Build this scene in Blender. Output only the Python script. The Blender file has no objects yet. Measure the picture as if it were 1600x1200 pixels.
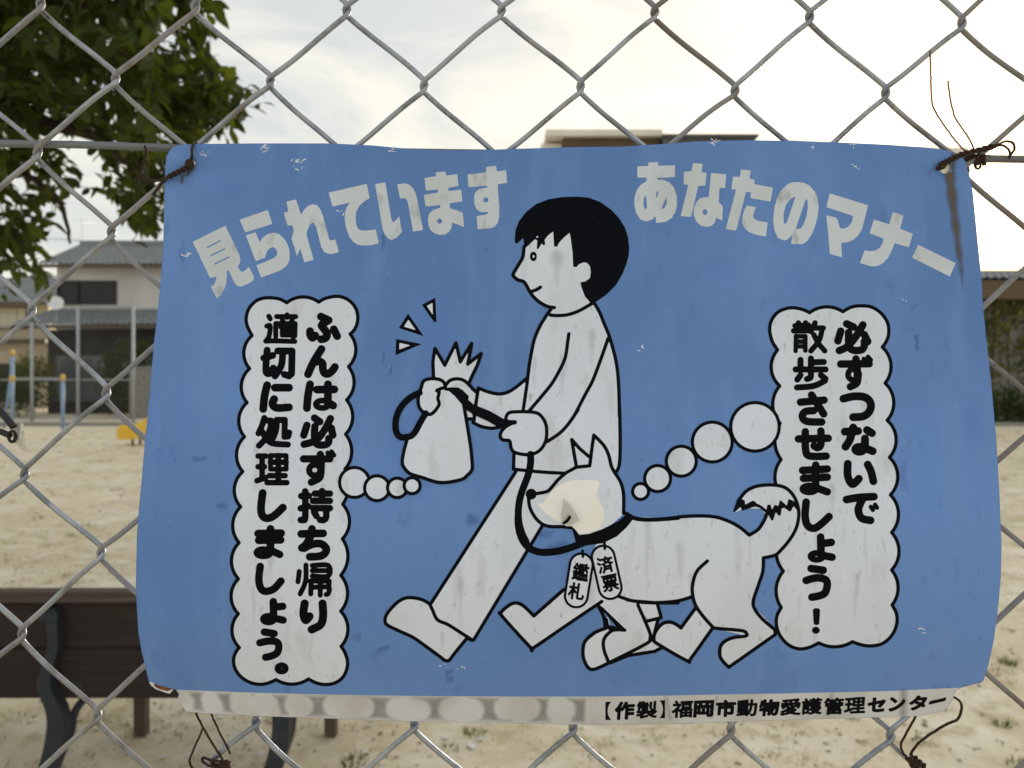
import bpy, math, random
import numpy as np
from mathutils import Vector, Matrix, noise as mnoise

# ------------------------------------------------------------------ camera, sky, sun, exposure
S = bpy.context.scene
COL = S.collection
FPX, HCAM = 1202.0, 1.35                      # focal length in pixels of the 1600 px photograph, eye height
R = math.radians

cam_d = bpy.data.cameras.new('camera')
cam = bpy.data.objects.new('camera', cam_d)
COL.objects.link(cam)
cam.location = (0, 0, HCAM)
cam.rotation_euler = (R(90), 0, 0)
cam_d.sensor_width = 36.0
cam_d.lens = FPX * 36.0 / 1600.0
cam_d.clip_start, cam_d.clip_end = 0.02, 3000.0
cam_d.dof.use_dof = True
cam_d.dof.focus_distance = 0.378
cam_d.dof.aperture_fstop = 15.0
S.camera = cam

SUN_EL, SUN_AZ = R(11.0), R(27.0)             # low sun in front of the camera, to the right
w = bpy.data.worlds.new('World')
S.world = w
w.use_nodes = True
nt = w.node_tree
nt.nodes.clear()
out = nt.nodes.new('ShaderNodeOutputWorld')
sky = nt.nodes.new('ShaderNodeTexSky')
sky.sky_type = 'NISHITA'
sky.sun_disc = False
sky.sun_elevation, sky.sun_rotation = SUN_EL, SUN_AZ
sky.altitude, sky.air_density, sky.dust_density, sky.ozone_density = 10.0, 1.2, 4.0, 1.0
bg1 = nt.nodes.new('ShaderNodeBackground'); bg1.inputs[1].default_value = 0.075
nt.links.new(sky.outputs[0], bg1.inputs[0])
geo = nt.nodes.new('ShaderNodeTexCoord')
mp = nt.nodes.new('ShaderNodeMapping'); mp.inputs['Scale'].default_value = (1.0, 1.0, 3.0)
nz = nt.nodes.new('ShaderNodeTexNoise'); nz.inputs['Scale'].default_value = 3.2; nz.inputs['Detail'].default_value = 7.0
nz.inputs['Roughness'].default_value = 0.58
nz.inputs['Distortion'].default_value = 0.6
rp = nt.nodes.new('ShaderNodeValToRGB')
rp.color_ramp.elements[0].position = 0.43; rp.color_ramp.elements[0].color = (0.615, 0.645, 0.645, 1)
rp.color_ramp.elements[1].position = 0.70; rp.color_ramp.elements[1].color = (1.0, 0.935, 0.79, 1)
nt.links.new(geo.outputs['Generated'], mp.inputs[0]); nt.links.new(mp.outputs[0], nz.inputs['Vector'])
nt.links.new(nz.outputs['Fac'], rp.inputs[0])
bg2 = nt.nodes.new('ShaderNodeBackground'); bg2.inputs[1].default_value = 0.79
nt.links.new(rp.outputs[0], bg2.inputs[0])
mx = nt.nodes.new('ShaderNodeMixShader'); mx.inputs[0].default_value = 0.74
nt.links.new(bg1.outputs[0], mx.inputs[1]); nt.links.new(bg2.outputs[0], mx.inputs[2])
nt.links.new(mx.outputs[0], out.inputs[0])

sun_d = bpy.data.lights.new('sun', 'SUN')
sun_d.energy, sun_d.angle, sun_d.color = 5.0, R(12), (1.0, 0.90, 0.75)
sun = bpy.data.objects.new('sun', sun_d)
COL.objects.link(sun)
sdir = Vector((math.sin(SUN_AZ) * math.cos(SUN_EL), math.cos(SUN_AZ) * math.cos(SUN_EL), math.sin(SUN_EL)))
sun.rotation_euler = sdir.to_track_quat('Z', 'Y').to_euler()

S.view_settings.view_transform = 'Standard'
S.view_settings.look = 'None'
S.view_settings.gamma = 1.0
S.view_settings.exposure = 0.76
S.view_settings.use_curve_mapping = False
random.seed(7); rng = random.Random(11)

# ------------------------------------------------------------------ helpers
def P(px, py, D):
    return Vector(((px - 800) / FPX * D, D, HCAM - (py - 600) / FPX * D))
def GP(px, py):                                # pixel on the ground
    return P(px, py, HCAM * FPX / (py - 600))
def tag(o, label=None, cat=None, group=None, kind=None):
    for k, v in (('label', label), ('category', cat), ('group', group), ('kind', kind)):
        if v: o[k] = v
    return o
def empty(name, loc=(0, 0, 0), label=None, cat=None, group=None):
    o = bpy.data.objects.new(name, None); COL.objects.link(o)
    o.location = loc; o.empty_display_size = 0.05
    return tag(o, label, cat, group)
def link(name, me, mat=None, parent=None, smooth=False):
    if mat and not me.materials: me.materials.append(mat)
    o = bpy.data.objects.new(name, me); COL.objects.link(o)
    if parent:
        o.parent = parent
        o.matrix_parent_inverse = Matrix.Translation(-parent.location) if parent.type == 'EMPTY' else Matrix.Identity(4)
    if smooth: me.polygons.foreach_set('use_smooth', [True] * len(me.polygons))
    return o
class MB:
    def __init__(s): s.v = []; s.f = []
    def box(s, x0, x1, y0, y1, z0, z1):
        b = len(s.v)
        s.v += [(x0,y0,z0),(x1,y0,z0),(x1,y1,z0),(x0,y1,z0),(x0,y0,z1),(x1,y0,z1),(x1,y1,z1),(x0,y1,z1)]
        s.f += [tuple(b+i for i in q) for q in ((3,2,1,0),(4,5,6,7),(0,1,5,4),(1,2,6,5),(2,3,7,6),(3,0,4,7))]
        return s
    def poly(s, pts):
        b = len(s.v); s.v += [tuple(p) for p in pts]; s.f.append(tuple(range(b, b+len(pts)))); return s
    def prism(s, pts, d):                      # closed outline pushed along d
        n = len(pts); b = len(s.v); d = Vector(d)
        s.v += [tuple(p) for p in pts] + [tuple(Vector(p)+d) for p in pts]
        s.f.append(tuple(b+i for i in range(n))); s.f.append(tuple(b+n+i for i in reversed(range(n))))
        s.f += [(b+(i+1)%n, b+i, b+n+i, b+n+(i+1)%n) for i in range(n)]
        return s
    def tube(s, pts, r, sides=8, caps=True):
        pts = [Vector(p) for p in pts]; n = len(pts)
        rs = r if isinstance(r, (list, tuple)) else [r]*n
        t0 = (pts[1]-pts[0]).normalized()
        u = t0.orthogonal().normalized(); b = len(s.v)
        for i, p in enumerate(pts):
            t = (pts[min(i+1,n-1)]-pts[max(i-1,0)])
            if t.length < 1e-9: t = t0.copy()
            t.normalize()
            u = (u - t*u.dot(t))
            u = u.normalized() if u.length > 1e-6 else t.orthogonal().normalized()
            v = t.cross(u)
            for k in range(sides):
                a = 2*math.pi*k/sides
                s.v.append(tuple(p + (u*math.cos(a)+v*math.sin(a))*rs[i]))
        for i in range(n-1):
            for k in range(sides):
                k2 = (k+1) % sides
                s.f.append((b+i*sides+k, b+i*sides+k2, b+(i+1)*sides+k2, b+(i+1)*sides+k))
        if caps:
            s.f.append(tuple(b+k for k in reversed(range(sides)))); s.f.append(tuple(b+(n-1)*sides+k for k in range(sides)))
        return s
    def mesh(s, name='m'):
        me = bpy.data.meshes.new(name); me.from_pydata(s.v, [], s.f); me.update(); return me
    def build(s, name, mat, parent=None, smooth=False):
        return link(name, s.mesh(name), mat, parent, smooth)
def catmull(pts, n=6, closed=False):
    pts = [Vector(p) for p in pts]; L = len(pts); o = []
    if L < 3: return pts
    for i in range(L if closed else L-1):
        g = (lambda k: pts[k % L]) if closed else (lambda k: pts[min(max(k,0),L-1)])
        a, b, c, d = g(i-1), g(i), g(i+1), g(i+2)
        for k in range(n):
            t = k/n
            o.append(0.5*((2*b)+(c-a)*t+(2*a-5*b+4*c-d)*t*t+(3*b-a-3*c+d)*t**3))
    if not closed: o.append(pts[-1])
    return o

# ------------------------------------------------------------------ materials
def mat(name, col, rough=0.7, metal=0.0, var=None, bump=None, spec=0.4, coords='Object'):
    """var: list of (scale xyz, colour, lo, hi, strength, detail) noise layers mixed over the base colour"""
    m = bpy.data.materials.new(name); m.use_nodes = True
    t = m.node_tree; p = t.nodes['Principled BSDF']
    p.inputs['Roughness'].default_value = rough; p.inputs['Metallic'].default_value = metal
    p.inputs['Specular IOR Level'].default_value = spec
    c = (*col, 1); p.inputs['Base Color'].default_value = c
    tc = t.nodes.new('ShaderNodeTexCoord')
    prev = None
    for (sc, c2, lo, hi, st, det) in (var or []):
        mp = t.nodes.new('ShaderNodeMapping'); mp.inputs['Scale'].default_value = sc if isinstance(sc, tuple) else (sc,)*3
        mp.inputs['Location'].default_value = (rng.random()*9, rng.random()*9, rng.random()*9)
        n = t.nodes.new('ShaderNodeTexNoise'); n.inputs['Scale'].default_value = 1.0; n.inputs['Detail'].default_value = det
        r = t.nodes.new('ShaderNodeMapRange'); r.inputs['From Min'].default_value = lo; r.inputs['From Max'].default_value = hi
        r.inputs['To Max'].default_value = st
        x = t.nodes.new('ShaderNodeMix'); x.data_type = 'RGBA'
        t.links.new(tc.outputs[coords], mp.inputs[0]); t.links.new(mp.outputs[0], n.inputs['Vector'])
        t.links.new(n.outputs['Fac'], r.inputs[0]); t.links.new(r.outputs[0], x.inputs['Factor'])
        if prev: t.links.new(prev, x.inputs['A'])
        else: x.inputs['A'].default_value = c
        x.inputs['B'].default_value = (*c2, 1); prev = x.outputs['Result']
    if prev: t.links.new(prev, p.inputs['Base Color'])
    if bump:
        sc, st, dist = bump
        mp = t.nodes.new('ShaderNodeMapping'); mp.inputs['Scale'].default_value = sc if isinstance(sc, tuple) else (sc,)*3
        n = t.nodes.new('ShaderNodeTexNoise'); n.inputs['Scale'].default_value = 1.0; n.inputs['Detail'].default_value = 5.0
        b = t.nodes.new('ShaderNodeBump'); b.inputs['Strength'].default_value = st; b.inputs['Distance'].default_value = dist
        t.links.new(tc.outputs[coords], mp.inputs[0]); t.links.new(mp.outputs[0], n.inputs['Vector'])
        t.links.new(n.outputs['Fac'], b.inputs['Height']); t.links.new(b.outputs[0], p.inputs['Normal'])
    return m
def leaf_mat(name, col, trans, var=0.5):
    m = bpy.data.materials.new(name); m.use_nodes = True
    t = m.node_tree; p = t.nodes['Principled BSDF']; o = t.nodes['Material Output']
    p.inputs['Roughness'].default_value = 0.55; p.inputs['Specular IOR Level'].default_value = 0.2
    tr = t.nodes.new('ShaderNodeBsdfTranslucent')
    ge = t.nodes.new('ShaderNodeNewGeometry')
    mixc = []
    for base, k in ((col, 'A'), (trans, 'B')):
        h = t.nodes.new('ShaderNodeMix'); h.data_type = 'RGBA'
        h.inputs['A'].default_value = (*[c*(1-var) for c in base], 1); h.inputs['B'].default_value = (base[0]*1.5, base[1]*1.3, base[2], 1)
        t.links.new(ge.outputs['Random Per Island'], h.inputs['Factor']); mixc.append(h.outputs['Result'])
    t.links.new(mixc[0], p.inputs['Base Color']); t.links.new(mixc[1], tr.inputs[0])
    mx = t.nodes.new('ShaderNodeMixShader'); mx.inputs[0].default_value = 0.4
    t.links.new(p.outputs[0], mx.inputs[1]); t.links.new(tr.outputs[0], mx.inputs[2]); t.links.new(mx.outputs[0], o.inputs[0])
    return m

M = {}
M['ground'] = mat('sandy_ground', (0.70, 0.61, 0.45), 0.95, var=[
    (0.8, (0.60, 0.51, 0.34), 0.42, 0.62, 0.75, 6),
    (3.2, (0.76, 0.695, 0.575), 0.46, 0.64, 0.9, 7),
    (7.0, (0.46, 0.39, 0.23), 0.53, 0.68, 0.75, 8),
    (17.0, (0.76, 0.70, 0.58), 0.53, 0.70, 0.6, 6),
    (34.0, (0.36, 0.30, 0.19), 0.58, 0.76, 0.6, 5),
    (0.45, (0.40, 0.38, 0.22), 0.60, 0.76, 0.45, 5)], bump=(24, 0.4, 0.02), spec=0.1)
M['straw'] = mat('dry_grass', (0.60, 0.52, 0.33), 0.9, var=[(3, (0.74, 0.67, 0.50), 0.4, 0.6, 1, 3)], spec=0.1)
M['olive'] = mat('withered_grass', (0.34, 0.31, 0.16), 0.9, var=[(3, (0.36, 0.30, 0.17), 0.4, 0.6, 1, 3)], spec=0.1)
M['grass'] = leaf_mat('green_grass', (0.09, 0.13, 0.035), (0.14, 0.2, 0.04))
M['leaf'] = leaf_mat('tree_leaf', (0.032, 0.055, 0.014), (0.15, 0.21, 0.02), 0.65)
M['shrub'] = leaf_mat('shrub_leaf', (0.05, 0.085, 0.025), (0.10, 0.16, 0.03))
M['ivy'] = leaf_mat('ivy_leaf', (0.17, 0.19, 0.06), (0.24, 0.28, 0.05))
M['bark'] = mat('bark', (0.10, 0.075, 0.055), 0.9, var=[(20, (0.05, 0.04, 0.03), 0.4, 0.6, 0.8, 5)], bump=(60, 0.6, 0.01))
M['wire'] = mat('galvanised_wire', (0.37, 0.395, 0.44), 0.34, 0.8, var=[
    (60, (0.17, 0.18, 0.20), 0.42, 0.62, 0.8, 5), (300, (0.46, 0.48, 0.50), 0.52, 0.72, 0.5, 3),
    ((9, 9, 7), (0.25, 0.20, 0.15), 0.56, 0.70, 0.65, 4), (170, (0.12, 0.075, 0.05), 0.66, 0.74, 0.8, 3)], bump=(700, 0.25, 0.0006))
M['wire_rust'] = mat('rusty_fence_wire', (0.29, 0.29, 0.30), 0.6, 0.3, var=[
    ((9, 9, 7), (0.17, 0.13, 0.10), 0.50, 0.66, 0.75, 5), (150, (0.11, 0.07, 0.045), 0.56, 0.72, 0.5, 4)], bump=(700, 0.3, 0.0006))
M['rod'] = mat('weathered_rod', (0.15, 0.165, 0.185), 0.5, 0.4, var=[((5, 5, 90), (0.28, 0.30, 0.32), 0.5, 0.7, 0.7, 5), ((6, 6, 6), (0.13, 0.085, 0.05), 0.55, 0.7, 0.8, 4)], bump=(500, 0.3, 0.0006))
M['rust'] = mat('rusty_tie_wire', (0.035, 0.018, 0.013), 0.85, 0.1, var=[(400, (0.085, 0.036, 0.02), 0.5, 0.65, 0.8, 4)], bump=(1500, 0.5, 0.0005))
M['rust_pale'] = mat('weathered_tie_wire', (0.20, 0.10, 0.09), 0.7, 0.1, var=[(500, (0.18, 0.08, 0.06), 0.45, 0.65, 0.7, 4)])
M['blue'] = mat('blue_sign_print', (0.148, 0.295, 0.675), 0.45, var=[
    ((4.5, 4.5, 6), (0.105, 0.225, 0.535), 0.36, 0.62, 0.95, 5), ((70, 70, 9), (0.160, 0.305, 0.66), 0.48, 0.70, 0.55, 5),
    ((130, 130, 60), (0.098, 0.205, 0.52), 0.62, 0.74, 0.6, 4), ((420, 420, 420), (0.23, 0.37, 0.70), 0.68, 0.78, 0.5, 2),
    ((25, 25, 18), (0.10, 0.22, 0.57), 0.60, 0.72, 0.5, 3)], bump=(40, 0.06, 0.001), spec=0.3)
M['white'] = mat('white_sign_print', (0.74, 0.80, 0.935), 0.5, var=[
    ((25, 25, 12), (0.67, 0.725, 0.845), 0.42, 0.62, 0.7, 4), ((120, 120, 30), (0.52, 0.54, 0.58), 0.56, 0.74, 0.55, 6),
    ((520, 520, 200), (0.38, 0.385, 0.40), 0.63, 0.77, 0.6, 3)], spec=0.3)
M['letter_white'] = mat('white_heading_print', (0.64, 0.70, 0.78), 0.5, var=[
    ((30, 30, 22), (0.57, 0.615, 0.655), 0.42, 0.6, 0.8, 4), ((110, 110, 60), (0.30, 0.31, 0.31), 0.60, 0.74, 0.75, 5)], spec=0.3)
M['ink'] = mat('black_sign_print', (0.002, 0.003, 0.006), 0.5, var=[((700, 700, 700), (0.05, 0.05, 0.05), 0.72, 0.8, 0.5, 2)], spec=0.06)
M['strip'] = mat('dirty_white_print', (0.67, 0.685, 0.73), 0.55, var=[((40, 40, 25), (0.52, 0.515, 0.51), 0.4, 0.65, 0.8, 4)], spec=0.3)
M['cream'] = mat('bare_board', (0.95, 0.95, 0.93), 0.6, var=[(60, (0.90, 0.85, 0.73), 0.5, 0.75, 0.6, 4), (25, (0.93, 0.91, 0.82), 0.45, 0.65, 0.8, 3)])
M['rim'] = mat('board_edge', (0.72, 0.74, 0.76), 0.6)
M['flap'] = mat('peeled_film', (0.66, 0.65, 0.63), 0.5, var=[(70, (0.54, 0.53, 0.51), 0.45, 0.65, 0.8, 3)])
def stain_mat(name, col, strength):
    m = bpy.data.materials.new(name); m.use_nodes = True
    t = m.node_tree; p = t.nodes['Principled BSDF']; o = t.nodes['Material Output']
    p.inputs['Base Color'].default_value = (*col, 1); p.inputs['Roughness'].default_value = 0.7
    p.inputs['Specular IOR Level'].default_value = 0.2
    a = t.nodes.new('ShaderNodeAttribute'); a.attribute_name = 'cover'
    tc = t.nodes.new('ShaderNodeTexCoord'); n = t.nodes.new('ShaderNodeTexNoise'); n.inputs['Scale'].default_value = 160; n.inputs['Detail'].default_value = 4
    r = t.nodes.new('ShaderNodeMapRange'); r.inputs['From Min'].default_value = 0.35; r.inputs['From Max'].default_value = 0.65; r.inputs['To Min'].default_value = 0.72
    k = t.nodes.new('ShaderNodeMath'); k.operation = 'MULTIPLY'; k2 = t.nodes.new('ShaderNodeMath'); k2.operation = 'MULTIPLY'; k2.inputs[1].default_value = strength
    tb = t.nodes.new('ShaderNodeBsdfTransparent'); mx = t.nodes.new('ShaderNodeMixShader')
    t.links.new(tc.outputs['Object'], n.inputs['Vector']); t.links.new(n.outputs['Fac'], r.inputs[0])
    t.links.new(a.outputs['Fac'], k.inputs[0]); t.links.new(r.outputs[0], k.inputs[1]); t.links.new(k.outputs[0], k2.inputs[0])
    t.links.new(k2.outputs[0], mx.inputs[0]); t.links.new(tb.outputs[0], mx.inputs[1]); t.links.new(p.outputs[0], mx.inputs[2])
    t.links.new(mx.outputs[0], o.inputs[0]); return m
M['stain_rust'] = stain_mat('rust_run', (0.15, 0.115, 0.05), 0.8)
M['stain_grey'] = stain_mat('grey_drip', (0.38, 0.38, 0.39), 0.26)
M['stain_band'] = stain_mat('grey_smear', (0.28, 0.28, 0.28), 0.58)
M['stain_blue'] = stain_mat('dark_blue_smudge', (0.055, 0.12, 0.36), 0.45)
M['chip'] = mat('paint_chip', (0.78, 0.80, 0.82), 0.6)
M['wood'] = mat('bench_wood', (0.024, 0.014, 0.012), 0.75, var=[((1.5, 30, 30), (0.018, 0.010, 0.009), 0.4, 0.6, 0.9, 5), ((3, 60, 60), (0.038, 0.026, 0.021), 0.55, 0.7, 0.7, 4)], bump=((4, 90, 90), 0.4, 0.004))
M['wood_top'] = mat('paler_bench_wood', (0.075, 0.055, 0.045), 0.8, var=[((1.5, 40, 40), (0.06, 0.04, 0.03), 0.4, 0.6, 0.9, 5), ((3, 60, 60), (0.17, 0.13, 0.11), 0.55, 0.7, 0.6, 4)], bump=((4, 90, 90), 0.4, 0.004))  # paler brown for the top back slat
M['iron'] = mat('bench_iron', (0.025, 0.031, 0.04), 0.6, 0.2, var=[(30, (0.04, 0.044, 0.05), 0.5, 0.7, 0.7, 4)])
M['wallgrey'] = mat('grey_render', (0.66, 0.65, 0.63), 0.9, var=[((0.6, 0.6, 0.25), (0.50, 0.48, 0.45), 0.4, 0.65, 0.7, 5)])
M['cream_wall'] = mat('cream_render', (0.60, 0.52, 0.38), 0.9, var=[((0.6, 0.6, 0.3), (0.52, 0.44, 0.32), 0.4, 0.65, 0.7, 5)])
M['brown_wall'] = mat('brown_cladding', (0.12, 0.085, 0.055), 0.8, var=[((0.5, 0.5, 2), (0.09, 0.064, 0.04), 0.4, 0.6, 0.8, 4)])
M['white_wall'] = mat('pale_render', (0.80, 0.77, 0.68), 0.85, var=[((0.5, 0.5, 0.2), (0.62, 0.6, 0.5), 0.4, 0.65, 0.6, 4)])
M['dark_wall'] = mat('dark_grey_cladding', (0.14, 0.15, 0.165), 0.8, var=[(1.5, (0.11, 0.115, 0.13), 0.4, 0.6, 0.7, 4)])
M['low_wall'] = mat('shaded_brown_wall', (0.045, 0.042, 0.04), 0.9, var=[((1.5, 1.5, 0.4), (0.03, 0.028, 0.027), 0.4, 0.6, 0.8, 4)])  # dark brown, with the shade below the lower roof put into the colour
M['tile'] = mat('grey_roof_tile', (0.23, 0.255, 0.265), 0.6, var=[(4, (0.18, 0.195, 0.205), 0.4, 0.6, 0.8, 4), (0.7, (0.28, 0.30, 0.305), 0.5, 0.7, 0.6, 3)])
M['shutter'] = mat('dark_shutter', (0.022, 0.018, 0.021), 0.5, var=[(2, (0.03, 0.025, 0.027), 0.4, 0.6, 0.7, 3)])
M['frame_brown'] = mat('brown_frame', (0.10, 0.07, 0.05), 0.6)
M['glass'] = mat('window_glass', (0.10, 0.11, 0.12), 0.12, spec=0.6)
M['blind'] = mat('window_blind', (0.62, 0.56, 0.44), 0.8, var=[((0.5, 0.5, 6), (0.5, 0.45, 0.35), 0.45, 0.6, 0.6, 2)])
M['post'] = mat('galvanised_post', (0.42, 0.44, 0.47), 0.55, 0.2, var=[(4, (0.35, 0.37, 0.40), 0.4, 0.6, 0.7, 4)])
M['bluepaint'] = mat('blue_paint', (0.22, 0.33, 0.50), 0.5, var=[(6, (0.28, 0.37, 0.5), 0.45, 0.65, 0.7, 4)])
M['yellowpaint'] = mat('yellow_plastic', (0.80, 0.47, 0.035), 0.45, var=[(3, (0.85, 0.56, 0.08), 0.4, 0.65, 0.7, 4)])
M['capyellow'] = mat('yellow_paint', (0.60, 0.42, 0.09), 0.55, var=[(12, (0.5, 0.34, 0.08), 0.45, 0.65, 0.7, 4)])
M['concrete'] = mat('concrete', (0.27, 0.26, 0.245), 0.9, var=[(1.3, (0.27, 0.27, 0.25), 0.4, 0.65, 0.8, 5), ((3, 3, 0.8), (0.2, 0.2, 0.18), 0.55, 0.7, 0.6, 4)], bump=(12, 0.5, 0.02))
M['dish'] = mat('white_dish', (0.75, 0.76, 0.78), 0.4)
M['black'] = mat('black_rubber', (0.012, 0.012, 0.013), 0.5)
M['plastic'] = mat('yellowed_plastic', (0.62, 0.60, 0.52), 0.55, var=[(150, (0.5, 0.47, 0.4), 0.4, 0.65, 0.8, 4)])
M['litter'] = mat('white_scrap', (0.74, 0.73, 0.70), 0.7, var=[(60, (0.6, 0.58, 0.54), 0.4, 0.65, 0.7, 3)])
M['stone'] = mat('pebble', (0.40, 0.35, 0.27), 0.9, var=[(40, (0.28, 0.24, 0.18), 0.4, 0.65, 0.8, 4)])

# ------------------------------------------------------------------ ground (one sheet to the horizon)
def ghei(x, y):
    k = max(0.0, min(1.0, (16-abs(y))/10.0))
    return k*(0.026*mnoise.noise((x*0.9, y*0.9, 3.1)) + 0.017*mnoise.noise((x*3.1, y*3.1, 7.7)) + 0.006*mnoise.noise((x*11, y*11, 1.7)))
def build_ground():
    ys = [-60, -20, -6, -3, -1, 0.5, 1.5]
    y = 2.0
    while y < 600: ys.append(y); y += max(0.035, 0.02*(y-1.0)) if y < 20 else y*0.12
    xs = [0.0]; x = 0.0
    while x < 500: x += 0.05 if x < 3.2 else (0.18 if x < 9 else x*0.15); xs.append(x)
    xs = [-a for a in reversed(xs[1:])] + xs
    nx = len(xs); v = [(a, b, ghei(a, b)) for b in ys for a in xs]
    f = [(j*nx+i, j*nx+i+1, (j+1)*nx+i+1, (j+1)*nx+i) for j in range(len(ys)-1) for i in range(nx-1)]
    me = bpy.data.meshes.new('ground'); me.from_pydata(v, [], f); me.update()
    tag(link('ground', me, M['ground'], smooth=True), kind='structure')
build_ground()

# ------------------------------------------------------------------ background houses
def ribbed_roof(name, a, b, c, d, mt, parent, pitch=0.27, rows=10, amp=0.035):
    """tiled slope: a-b the eave, d-c the ridge (a below d); rolls across, courses as steps"""
    a, b, c, d = map(Vector, (a, b, c, d))
    n = max(4, int((b-a).length/pitch)); K = 4; nrm = (b-a).cross(d-a).normalized()
    v = []; f = []; cols = n*K+1
    for r in range(rows):
        for e in (0, 1):
            t = (r+e)/rows; lift = 0.03 if e == 0 else 0.0
            for i in range(cols):
                u = i/(cols-1)
                p = (a.lerp(b, u)).lerp(d.lerp(c, u), t) + nrm*(lift + amp*math.sin(2*math.pi*i/K))
                v.append(tuple(p))
    for r in range(2*rows-1):
        for i in range(cols-1): f.append((r*cols+i, r*cols+i+1, (r+1)*cols+i+1, (r+1)*cols+i))
    me = bpy.data.meshes.new(name); me.from_pydata(v, [], f); me.update()
    return link(name, me, mt, parent)

def window(parent, x0, x1, z0, z1, y, glass='glass', frame='frame_brown', panes=2, d=0.08):
    fr = MB(); t = 0.06
    fr.box(x0-t, x1+t, y-d, y, z1, z1+t).box(x0-t, x1+t, y-d-0.03, y, z0-t, z0)
    fr.box(x0-t, x0, y-d, y, z0, z1).box(x1, x1+t, y-d, y, z0, z1)
    wn = fr.build('window', M[frame], parent)
    for k in range(panes):
        a = x0+(x1-x0)*k/panes; b = x0+(x1-x0)*(k+1)/panes
        MB().box(a+0.015, b-0.015, y-0.05-0.02*(k % 2), y-0.012, z0+0.001, z1-0.001).build('pane', M[glass], wn)
    return wn

def house_tiled():
    Y = 36.0; X0, X1 = -21.3, -9.5
    h = empty('house', (-15.4, Y+3, 0), 'two-storey grey house with grey tiled roof and dark shuttered window behind the playground', 'house')
    MB().box(X0, X1, Y, Y+6.0, 2.9, 6.96).build('upper_wall', M['wallgrey'], h)
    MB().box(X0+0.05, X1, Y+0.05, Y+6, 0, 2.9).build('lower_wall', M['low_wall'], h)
    e = 6.86; L, Rr = X0-0.55, X1+0.5
    rf = ribbed_roof('roof', (L, Y-0.7, e), (Rr, Y-0.7, e), (Rr, Y+3, 8.42), (L, Y+3, 8.42), M['tile'], h, rows=12)
    ribbed_roof('roof_slope', (Rr, Y+6.7, e), (L, Y+6.7, e), (L, Y+3, 8.42), (Rr, Y+3, 8.42), M['tile'], rf, rows=8)
    MB().box(L, Rr, Y+2.86, Y+3.14, 8.40, 8.60).build('ridge', M['tile'], rf)
    for x in (X0+0.002, X1-0.012): MB().prism([(x, Y, 6.95), (x, Y+6, 6.95), (x, Y+3, 8.3)], (0.01, 0, 0)).build('gable', M['wallgrey'], h)
    MB().box(L, Rr, Y-0.74, Y-0.62, e-0.16, e-0.01).build('gutter', M['frame_brown'], rf)
    window(h, -21.18, -20.3, 5.12, 6.12, Y, 'shutter', 'shutter', 1, 0.12)
    window(h, -20.2, -18.55, 5.12, 6.12, Y, 'shutter', 'shutter', 2)
    window(h, -15.2, -13.4, 5.1, 6.2, Y, 'glass', 'frame_brown', 2)
    lr = ribbed_roof('lower_roof', (X0-0.9, Y-1.9, 4.0), (X1+0.4, Y-1.9, 4.0), (X1+0.4, Y-0.02, 4.85), (X0-0.1, Y-0.02, 4.85), M['tile'], h, rows=7)
    MB().box(X0-0.9, X1+0.4, Y-1.94, Y-1.82, 3.82, 3.97).build('gutter', M['frame_brown'], lr)
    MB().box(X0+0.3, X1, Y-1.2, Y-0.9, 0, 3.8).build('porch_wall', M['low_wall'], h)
    window(h, -20.6, -18.4, 0.6, 2.6, Y-1.2, 'glass', 'frame_brown', 2)
    window(h, -17.6, -15.6, 0.6, 2.6, Y-1.2, 'glass', 'frame_brown', 2)
    a = empty('television_antenna', (-22.0, 38, 8.5), 'thin metal television antenna on the ridge of the grey tiled roof', 'antenna')
    x, y, z = -21.75, 38.9, 8.55
    MB().tube([(x, y, z-0.1), (x, y, z+1.2)], 0.018, 6).build('mast', M['post'], a)
    m = MB().tube([(x-0.5, y, z+1.0), (x+0.5, y, z+1.05)], 0.012, 5)
    for k in range(6): m.tube([(x-0.45+k*0.18, y-0.25, z+1.0), (x-0.45+k*0.18, y+0.25, z+1.0)], 0.008, 4)
    m.build('boom', M['post'], a)
house_tiled()

def satellite_dish():
    c = P(87, 474, 34.2)
    d = empty('satellite_dish', c-Vector((0, 0, 0.3)), 'white round satellite dish beside the grey tiled house', 'dish')
    m = MB(); n = Vector((0.35, -0.9, 0.35)).normalized(); u = n.orthogonal().normalized(); v = n.cross(u)
    rings = [[c + (u*math.cos(2*math.pi*k/20)+v*math.sin(2*math.pi*k/20))*r + n*(0.5*r*r) for k in range(20)] for r in (0.02, 0.12, 0.22, 0.33)]
    for a, b in zip(rings, rings[1:]):
        for k in range(20): m.poly([a[k], a[(k+1) % 20], b[(k+1) % 20], b[k]])
    m.poly(rings[0]); m.build('reflector', M['dish'], d, True)
    MB().tube([c, c+n*0.35+Vector((0, 0, -0.18))], 0.015, 6).build('feed_arm', M['post'], d)
    MB().tube([c-n*0.02, c-n*0.15, c-n*0.15-Vector((0, 0, 1.2))], 0.03, 6).build('mount', M['post'], d)
satellite_dish()

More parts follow.
